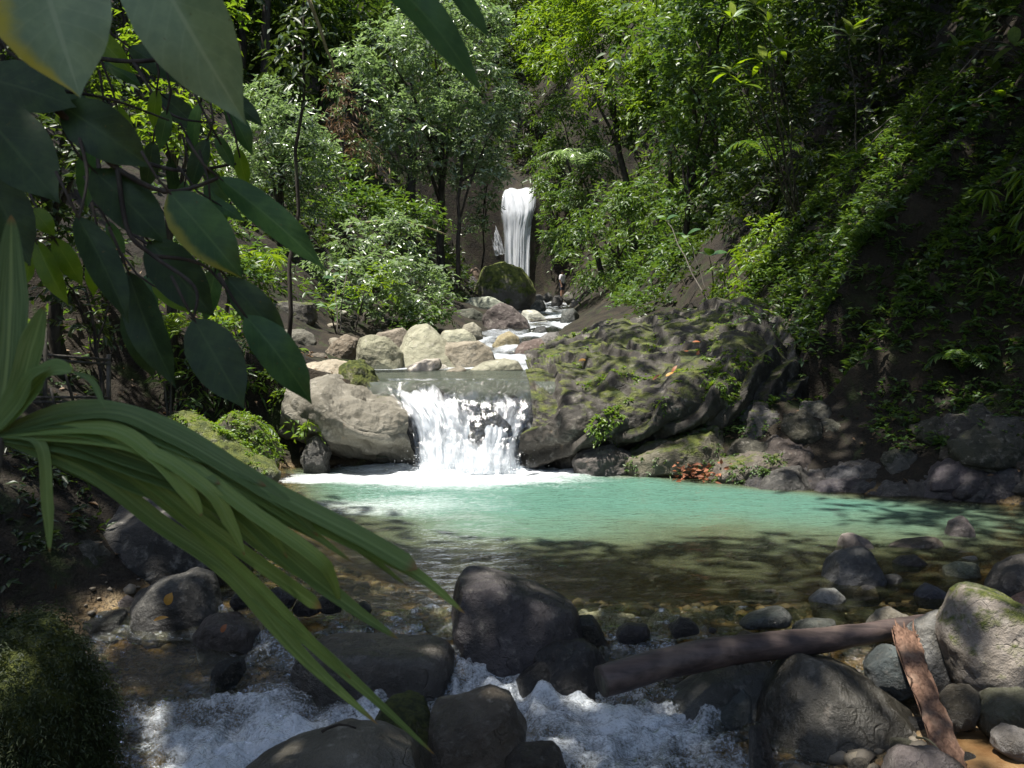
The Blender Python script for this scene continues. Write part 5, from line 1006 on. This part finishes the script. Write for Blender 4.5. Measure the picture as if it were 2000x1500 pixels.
def leaflet(pts, w, tone, y0=1.3, y1=1.42, blunt=False, roll=0., fold=.28):
    n = 34; k = len(pts); ctl = np.array([P(a, b, y0 + (y1 - y0) * i / (k - 1)) for i, (a, b) in enumerate(pts)]) - PB
    c = catmull(ctl, n); t = nrm(np.gradient(c, axis=0)); nv = nrm(np.array((.25 + roll, -.75, .65))); s = nrm(np.cross(t, nv)); up = np.cross(s, t)
    u = np.linspace(0, 1, n); hw = w / FPX * 1.35 / 2 * (np.clip(u / .25, .25, 1) ** .6) * (np.clip((1 - u) / (.06 if blunt else .30), 0, 1) ** .75 + .02)
    v = np.array([-1, -.5, 0, .5, 1]); z = np.array([0, -.5, -1, -.5, 0.]) + np.array([0, .25, 0, .25, 0])
    V = c[:, None] + s[:, None] * (hw[:, None] * v[None])[..., None] + up[:, None] * (hw[:, None] * z[None] * fold)[..., None]
    U, W = np.meshgrid(u, v, indexing='ij')
    o = link("leaflet", mesh("leaflet", V.reshape(-1, 3), grid_faces(n, 5), {"lu": U.ravel(), "lv": W.ravel()}), PALM, palm); o["tone"] = min(1.0, tone + .12)
H = (-20, 850); gp_ = np.random.default_rng(2)
for pts, w, tone, y1, bl in [
    ([H, (150, 796), (320, 832), (500, 940), (700, 1045), (816, 1112)], 50, .30, 1.40, True), ([H, (180, 815), (400, 905), (600, 1012), (800, 1112), (908, 1198)], 46, .45, 1.44, False),
    ([H, (250, 850), (430, 962), (560, 1082), (680, 1180), (778, 1248)], 50, .25, 1.45, False), ([H, (220, 848), (400, 930), (500, 1002), (562, 1090)], 36, .55, 1.38, False),
    ([H, (200, 835), (300, 888), (370, 965), (394, 1008)], 40, .85, 1.33, False), ([H, (250, 868), (400, 950), (450, 1022), (478, 1085)], 34, .75, 1.35, False),
    ([H, (200, 880), (400, 1025), (520, 1110), (628, 1188)], 38, .50, 1.46, True), ([H, (180, 925), (310, 1020), (450, 1120), (590, 1280), (738, 1415)], 48, .40, 1.5, False),
    ([H, (200, 945), (360, 1050), (560, 1215), (720, 1355), (850, 1475)], 34, .25, 1.56, False), ([H, (75, 862), (92, 980), (97, 1078)], 26, .35, 1.3, False),
    ([H, (200, 802), (330, 845), (450, 912), (560, 985), (622, 1048)], 48, .15, 1.38, False), ([H, (150, 870), (280, 915), (400, 958), (455, 985)], 62, .10, 1.40, False),
    ([H, (160, 828), (330, 880), (450, 950), (560, 1012), (645, 1065)], 52, .30, 1.41, False), ([H, (300, 880), (500, 1005), (620, 1090), (650, 1132), (664, 1178)], 38, .70, 1.42, False),
    ([H, (120, 845), (260, 890), (380, 930), (470, 960)], 66, .12, 1.38, False), ([H, (120, 815), (260, 830), (400, 885), (520, 950)], 60, .12, 1.36, False), ([H, (120, 860), (240, 930), (330, 965), (420, 1000)], 60, .08, 1.42, False), ([H, (110, 830), (230, 850), (360, 910), (430, 945)], 60, .3, 1.34, False),
    ([(-30, 900), (5, 760), (18, 600), (22, 420)], 80, .0, 1.3, False), ([H, (35, 760), (62, 670), (86, 598)], 56, .22, 1.28, False), ([H, (50, 770), (95, 722), (142, 726)], 60, .35, 1.25, False), ([H, (30, 790), (60, 735), (98, 718)], 40, .3, 1.25, False), ([(142, 726), (180, 745), (205, 800)], 14, .15, 1.26, False),
    ([H, (210, 822), (380, 880), (560, 975), (700, 1070), (795, 1145)], 30, .4, 1.43, False), ([H, (230, 860), (400, 975), (520, 1075), (640, 1150), (720, 1205)], 30, .35, 1.46, False), ([H, (200, 900), (340, 1000), (470, 1110), (600, 1240), (690, 1330)], 26, .5, 1.5, False), ([H, (160, 840), (300, 865), (440, 930), (580, 1020), (690, 1100)], 34, .55, 1.4, False), ([H, (190, 870), (330, 945), (440, 1040), (520, 1130)], 26, .3, 1.44, False), ([H, (170, 905), (280, 990), (400, 1080), (520, 1195), (600, 1260)], 24, .3, 1.52, False)]:
    leaflet(pts, w * .82, tone, 1.3, y1, bl)
# mossy mound of small ferns, bottom left
mound = rock([(-120, 1280), (-20, 1222), (60, 1215), (125, 1270), (170, 1345), (190, 1420), (185, 1540), (90, 1620), (-120, 1620)], 4.3, "fern-covered mossy mound at the rapids' left edge", (.06, .06, .03), 1.0, 0, name="mossy_mound", cat="mound", sub=5, rough=.08)
g = np.random.default_rng(14); me = mound.data; n = len(me.vertices); co = np.empty(n * 3, np.float32); me.vertices.foreach_get("co", co); co = co.reshape(-1, 3); no = np.empty(n * 3, np.float32); me.vertex_normals.foreach_get("vector", no); no = no.reshape(-1, 3)
sel = g.permutation(np.where((no[:, 2] > -.35) & (no[:, 1] < .5))[0]); sel = np.concatenate([sel, sel])[:5200]
d = nrm(no[sel] + g.normal(size=(len(sel), 3)) * .5 + np.array((0, 0, .15))); mb = MB(); mb.add(*sprays(co[sel] + g.normal(size=(len(sel), 3)) * .02, d, 7, .026 , .28, .075, .9, g))
L_MOSS = leaf_mat("moss_fern", (.022, .036, .010), (.060, .080, .020), .3, .55)
stuff(link("fern_cover", mb.mesh("fern_cover"), L_MOSS, mound))
# moss and small plants on the sunlit rocks
def rock_moss(names, dens, L, mat, seed, zlim=.25):
    g = np.random.default_rng(seed)
    for o in list(bpy.data.objects):
        if o.get("label", "") in names:
            me = o.data; n = len(me.vertices); co = np.empty(n * 3, np.float32); me.vertices.foreach_get("co", co); co = co.reshape(-1, 3); no = np.empty(n * 3, np.float32); me.vertex_normals.foreach_get("vector", no); no = no.reshape(-1, 3)
            W = co + np.array(o.location); k = np.where((no[:, 2] > zlim) & (fbm(W * 1.9, 3, seed) > names[o["label"]]))[0]
            k = g.choice(k, min(len(k), dens)); d = nrm(no[k] + g.normal(size=(len(k), 3)) * .6); m = MB(); m.add(*sprays(co[k] - no[k] * .01, d, 5, L, .5, L * 1.5, .8, g)); stuff(link("moss_plants", m.mesh("moss_plants"), mat, o))
rock_moss({"knobbly moss-clad boulder left of the rock shoulder's dark hollow": -.15, "sunlit yellow-green mossy rock ramp sloping down to the pool": -.05}, 700, .045, L_YEL, 3, -.1)
rock_moss({"massive dark rock slab sloping up from the lower fall with moss along its overhang": .22}, 900, .055, L_YEL, 6, -.4)
rock_moss({"knobbly moss-brown rock at the slab's right foot": .0, "rough mossy rock above the red leaf litter at the waterline": .1, "long mossy brown rock shelf under the slab's overhang": .12}, 260, .04, L_MID, 8, .0)

# ------------------------------------------------------------------ wood
N = NT("weathered_log"); tc = N.n("ShaderNodeTexCoord").outputs["Object"]; mp = N.n("ShaderNodeMapping"); N.l(tc, mp.inputs[0]); mp.inputs["Scale"].default_value = (1.2, 9, 9)
a_ = N.noise(mp.outputs[0], 3, 6, .6, .4); c = N.mix(N.ramp(a_, .3, .7), (.03, .021, .019), (.095, .068, .06)); c = N.mix(N.math('MULTIPLY', N.ramp(N.noise(tc, 5, 4), .5, .75), .5), c, (.20, .15, .12))
LOGM = N.done(N.pbr(c, .55, .45, N.bump(a_, .4, .012)))
A, Bq = P(1172, 1332, 4.75), P(1870, 1202, 5.25)
log = empty("log", A, "long dark fallen log lying across the rocks beside the rapids", "log")
t = np.linspace(0, 1, 60); q = (Bq - A)[None] * t[:, None]; q[:, 2] += .018 * np.sin(t * 7) + .02 * np.sin(np.pi * t); q[:, 1] += .02 * np.sin(t * 5)
rad = np.interp(t, [0, .06, .5, .8, 1], [.078, .080, .072, .055, .030]); V, F = tube(q, rad, 28); 
V = V + nrm(V - np.repeat(np.vstack([q]), 28, 0)[:len(V)] if False else V * 0 + 1) * (fbm(V * np.array((5, 16, 16)), 4, 5) * .014)[:, None]
m = MB(); m.add(V, F); link("trunk", m.mesh("trunk"), LOGM, log)
m = MB(); V, F = tube([q[0] - (q[1] - q[0]) * .12, q[0] + (q[1] - q[0]) * .3], [.066, .0795], 28); m.add(V, F); link("sawn_end", m.mesh("sawn_end"), BARK2, log)
N = NT("splintered_wood"); tc = N.n("ShaderNodeTexCoord").outputs["Object"]; mp = N.n("ShaderNodeMapping"); N.l(tc, mp.inputs[0]); mp.inputs["Rotation"].default_value = (0, .35, 0); mp.inputs["Scale"].default_value = (26, 20, 2.2)
a_ = N.noise(mp.outputs[0], 2, 5, .65, .5); c = N.mix(N.ramp(a_, .3, .7), (.08, .042, .026), (.23, .135, .09)); c = N.mix(N.math('MULTIPLY', N.ramp(N.noise(tc, 7, 4), .55, .75), .5), c, (.30, .22, .16))
SPL = N.done(N.pbr(c, .8, .3, N.bump(a_, .8, .012)))
plank = empty("splintered_plank", P(1860, 1495, 4.12), "reddish-brown splintered slab of wood leaning from the log to the sand", "wood"); pbk = np.array(plank.location); g = np.random.default_rng(33)
cl = catmull(np.array([P(1862, 1500, 4.10), P(1835, 1420, 4.28), P(1800, 1330, 4.58), P(1775, 1260, 4.84), P(1768, 1232, 4.93)]) - pbk, 26); wd = np.interp(np.linspace(0, 1, 26), [0, .1, .4, .75, 1], [.055, .068, .062, .072, .070])
tt = nrm(np.gradient(cl, axis=0)); sv = nrm(np.cross(tt, np.array((0, -1, .4)))); nn = np.cross(sv, tt); nw = 11; vv = np.linspace(-1, 1, nw)
top = cl[:, None] + sv[:, None] * (wd[:, None] * vv)[..., None] * .95 + nn[:, None] * (.013 * (1 - np.abs(vv) ** 3)[None] + .006 * g.normal(size=(26, nw)))[..., None]
bot = cl[:, None] + sv[:, None] * (wd[:, None] * vv)[..., None] * .93 - nn[:, None] * .014
edge = g.normal(size=(26, 1, 1)) * .005; top[:, :1] += sv[:, None] * edge; top[:, -1:] += sv[:, None] * g.normal(size=(26, 1, 1)) * .005
V = np.concatenate([top.reshape(-1, 3), bot.reshape(-1, 3)]); gf = grid_faces(26, nw); o_ = 26 * nw; i_ = np.arange(25) * nw; sdf = np.concatenate([np.stack([i_, i_ + o_, i_ + o_ + nw, i_ + nw], -1), np.stack([i_ + nw - 1, i_ + 2 * nw - 1, i_ + 2 * nw - 1 + o_, i_ + nw - 1 + o_], -1)])
m = MB(); m.add(V, [gf[:, ::-1], gf + o_, sdf]); link("board", m.mesh("board"), SPL, plank)
for i in range(16):
    e_ = cl[-1] if i < 10 else cl[0]; dr = tt[-1] if i < 10 else -tt[0]; s0 = e_ + sv[-1] * g.uniform(-.062, .062) - dr * .03; m = MB(); ln = g.uniform(.03, .13) if i < 10 else g.uniform(.03, .06)
    V, F = tube(np.array([s0, s0 + dr * ln * .6, s0 + dr * ln + nn[-1] * g.normal() * .015]), [.009, .006, .001], 5); m.add(V, F); link("splinter", m.mesh("splinter"), SPL, plank)
def stick(p, q_, r, label, mat=BARK2, name="stick", sag=.02, seed=0):
    g = np.random.default_rng(seed); p, q_ = np.asarray(p), np.asarray(q_); V, F = tube(bez((0, 0, 0), q_ - p, sag, g, 9, .02), np.linspace(r, r * .6, 9), 7); m = MB(); m.add(V, F); return tag(link(name, m.mesh(name), mat, None, p), label, "stick")
stick(P(1462, 674, 13.6), P(1585, 712, 13.2), .022, "pale dead bamboo pole slanting on the right bank", CANE)
stick(P(1530, 640, 14), P(1538, 740, 13.4), .012, "thin upright dead stem beside the slanting pole", CANE, seed=3)
stick(P(1034, 629, 32.5), P(1110, 620, 33), .035, "thin stick lying across the white stream", BARK2)
stick(P(1170, 594, 44), P(1192, 586, 44), .05, "orange-brown broken stick among the far rocks", L_DRY)
stick(P(628, 1440, 3.55) + np.array((0, 0, .02)), P(695, 1422, 3.62), .006, "curved dark twig lying on the broad smooth boulder", BARK, seed=4)
stick(P(690, 440, 25), P(880, 462, 26), .03, "pale bare branch crossing the glossy shrub", CANE, sag=.25)
stick(P(600, -10, 14.5), P(660, 160, 14.8), .03, "slanting pale vine before the dark forest tree", CANE, name="vine", seed=6)
stick(P(1300, 1285, 5.2), P(1335, 1262, 5.2), .02, "short dark snag poking up behind the log", BARK, seed=7)
stick(P(1790, 1440, 4.2), P(1838, 1470, 4.1), .006, "thin pale twig at the plank's left foot", CANE, seed=8)
# old railing on the left bank
rail = empty("railing", P(140, 800, 8.2), "old weathered wooden railing on the shaded left bank", "railing"); rb = np.array(rail.location)
def bar(a, b, r, nm):
    m = MB(); V, F = tube(np.array([P(*a) - rb, (P(*a) + P(*b)) / 2 - rb, P(*b) - rb]), r, 7); m.add(V, F); link(nm, m.mesh(nm), BARK2, rail)
for dy in (0, 9): bar((40, 689 + dy, 8.0), (216, 703 + dy, 8.4), .011, "rail"); bar((60, 776 + dy, 8.0), (216, 776 + dy, 8.4), .011, "rail")
bar((212, 692, 8.4), (212, 880, 8.4), .02, "post"); bar((88, 640, 8.1), (88, 880, 8.1), .018, "post"); bar((121, 708, 8.15), (145, 790, 8.2), .012, "strut"); bar((98, 758, 8.1), (110, 800, 8.1), .012, "strut")
# fallen leaves that stand out
def fallen(p, L, w, mat, label, yaw=0, tilt=(0, -.6, 1)):
    d = np.array((math.cos(yaw), math.sin(yaw) * .3, math.sin(yaw))); V, F, U, Vv = blade((0, 0, 0), d * L, w, nrm(np.array(tilt)), curl=.08, nu=9, nw=5); o = link("fallen_leaf", mesh("fallen_leaf", V, F, {"lu": U, "lv": Vv}), mat, None, p); o["yellow"] = 0.; return tag(o, label, "leaf")
BL_OR = big_leaf_mat("leaf_orange", (.42, .20, .03), (.5, .28, .05), (.5, .32, .1), .2, .5); BL_RD = big_leaf_mat("leaf_rust", (.25, .08, .03), (.32, .12, .05), (.35, .2, .1), .2, .5)
fallen(P(325, 1182, 5.55), .075, .055, BL_OR, "orange fallen leaf on the dark block", 1.2, (0, -1, .5))
fallen(P(432, 1235, 5.18), .05, .03, BL_RD, "rust-red fallen leaf on the rounded wet brown rock", 1.0, (0, -1, .5))
fallen(P(300, 1212, 5.6), .09, .03, BL_OR, "yellow fallen leaf at the end of the flat wet slab", .2)
fallen(P(1820, 860, 11.4), .22, .2, BL_YEL, "large pale yellow-green leaf lying on the right bank", 1.2, (0, -1, .6))
fallen(P(1720, 540, 12.9), .3, .07, BL_OR, "yellow dying leaf among the bamboo sprays", .5, (0, -1, .6))
fallen(P(1300, 735, 12.35), .12, .05, BL_OR, "orange leaf on the big dark slab", .4); fallen(P(1130, 705, 14.0), .12, .07, BL_OR, "small yellow leaf on the slab near the lip", .1)
for i, (a, b, y) in enumerate([(1352, 668, 13.8), (1330, 690, 13.2), (1275, 742, 12.3), (1312, 728, 12.4), (1360, 700, 13)]): fallen(P(a, b, y), .12, .045, BL_RD, "rust-coloured dead leaf scattered on the top of the big dark slab", .3 * i)["group"] = "dead leaves on the slab"

# ------------------------------------------------------------------ person by the far rocks
def person(base, h, label, yaw=0.):
    J = {"pel": (0, 0, .52), "wai": (0, .005, .60), "che": (0, 0, .72), "nek": (0, 0, .825), "hed": (.005, -.012, .885), "crn": (.005, -.012, .955),
         "shL": (-.10, 0, .80), "elL": (-.125, .01, .64), "wrL": (-.11, -.03, .51), "haL": (-.105, -.04, .46), "shR": (.10, 0, .80), "elR": (.13, .02, .65), "wrR": (.12, -.02, .52), "haR": (.115, -.03, .47),
         "hpL": (-.05, 0, .50), "knL": (-.055, -.012, .28), "anL": (-.055, .008, .045), "toL": (-.06, -.075, .015), "hpR": (.05, 0, .50), "knR": (.06, -.005, .28), "anR": (.065, .012, .045), "toR": (.075, -.065, .015)}
    Rd = {"pel": .075, "wai": .068, "che": .082, "nek": .034, "hed": .052, "crn": .042, "shL": .042, "elL": .026, "wrL": .018, "haL": .022, "shR": .042, "elR": .026, "wrR": .018, "haR": .022, "hpL": .058, "knL": .038, "anL": .024, "toL": .02, "hpR": .058, "knR": .038, "anR": .024, "toR": .02}
    E = [("pel", "wai"), ("wai", "che"), ("che", "nek"), ("nek", "hed"), ("hed", "crn"), ("che", "shL"), ("shL", "elL"), ("elL", "wrL"), ("wrL", "haL"), ("che", "shR"), ("shR", "elR"), ("elR", "wrR"), ("wrR", "haR"), ("pel", "hpL"), ("hpL", "knL"), ("knL", "anL"), ("anL", "toL"), ("pel", "hpR"), ("hpR", "knR"), ("knR", "anR"), ("anR", "toR")]
    ks = list(J); N = NT("skin"); SK = N.done(N.pbr((.36, .20, .13), .55)); e = empty("person", base, label, "person"); e.rotation_euler = (0, 0, yaw)
    def skin(nm, keys, edges, mat, grow=0., root="pel", sub=2):
        ii = {k: i for i, k in enumerate(keys)}; me = bpy.data.meshes.new(nm); me.from_pydata([tuple(h * c for c in J[k]) for k in keys], [(ii[a], ii[b]) for a, b in edges if a in ii and b in ii], [])
        o = link(nm, me, mat, e); md = o.modifiers.new("s", 'SKIN'); sv_ = me.skin_vertices[0].data
        for k in keys: r = (Rd[k] + grow) * h; sv_[ii[k]].radius = (r, r * .85); sv_[ii[k]].use_root = (k == root)
        o.modifiers.new("d", 'SUBSURF').levels = sub; o.modifiers["d"].render_levels = sub; return o
    body = skin("body", ks, E, SK)
    N = NT("white_shirt"); WS = N.done(N.pbr((.62, .60, .62), .8)); N = NT("dark_shorts"); DS = N.done(N.pbr((.03, .03, .04), .8)); N = NT("dark_hair"); HR = N.done(N.pbr((.02, .015, .012), .6))
    skin("shirt", ["pel", "wai", "che", "shL", "elL", "shR", "elR"], E, WS, .016, "wai"); skin("shorts", ["pel", "hpL", "knL", "hpR", "knR"], E, DS, .014)
    D, F = ico(3); V = D * np.array((.056, .064, .056)) * h; V = V[:]; m = MB(); V[:, 2] = np.maximum(V[:, 2], -.005 * h); V = V + np.array((.005, -.002, .925)) * h; m.add(V, F); link("hair", m.mesh("hair"), HR, e)
    for s in (-1, 1):                                   # fingers
        J2 = J["haL" if s < 0 else "haR"]
        for k in range(5):
            m = MB(); b = np.array(J2) * h + np.array((0, (k - 2) * .011, -.012)) * h; V, F = tube(np.array([b, b + np.array((0, -.004, -.03)) * h, b + np.array((-s * .008, -.008, -.052 + .004 * abs(k - 2))) * h]), np.array((.007, .006, .004)) * h, 6); m.add(V, F); link("finger", m.mesh("finger"), SK, body)
person(P(1098, 584, 56.5), 1.68, "person in a white shirt and dark shorts standing by the far rocks", .9)
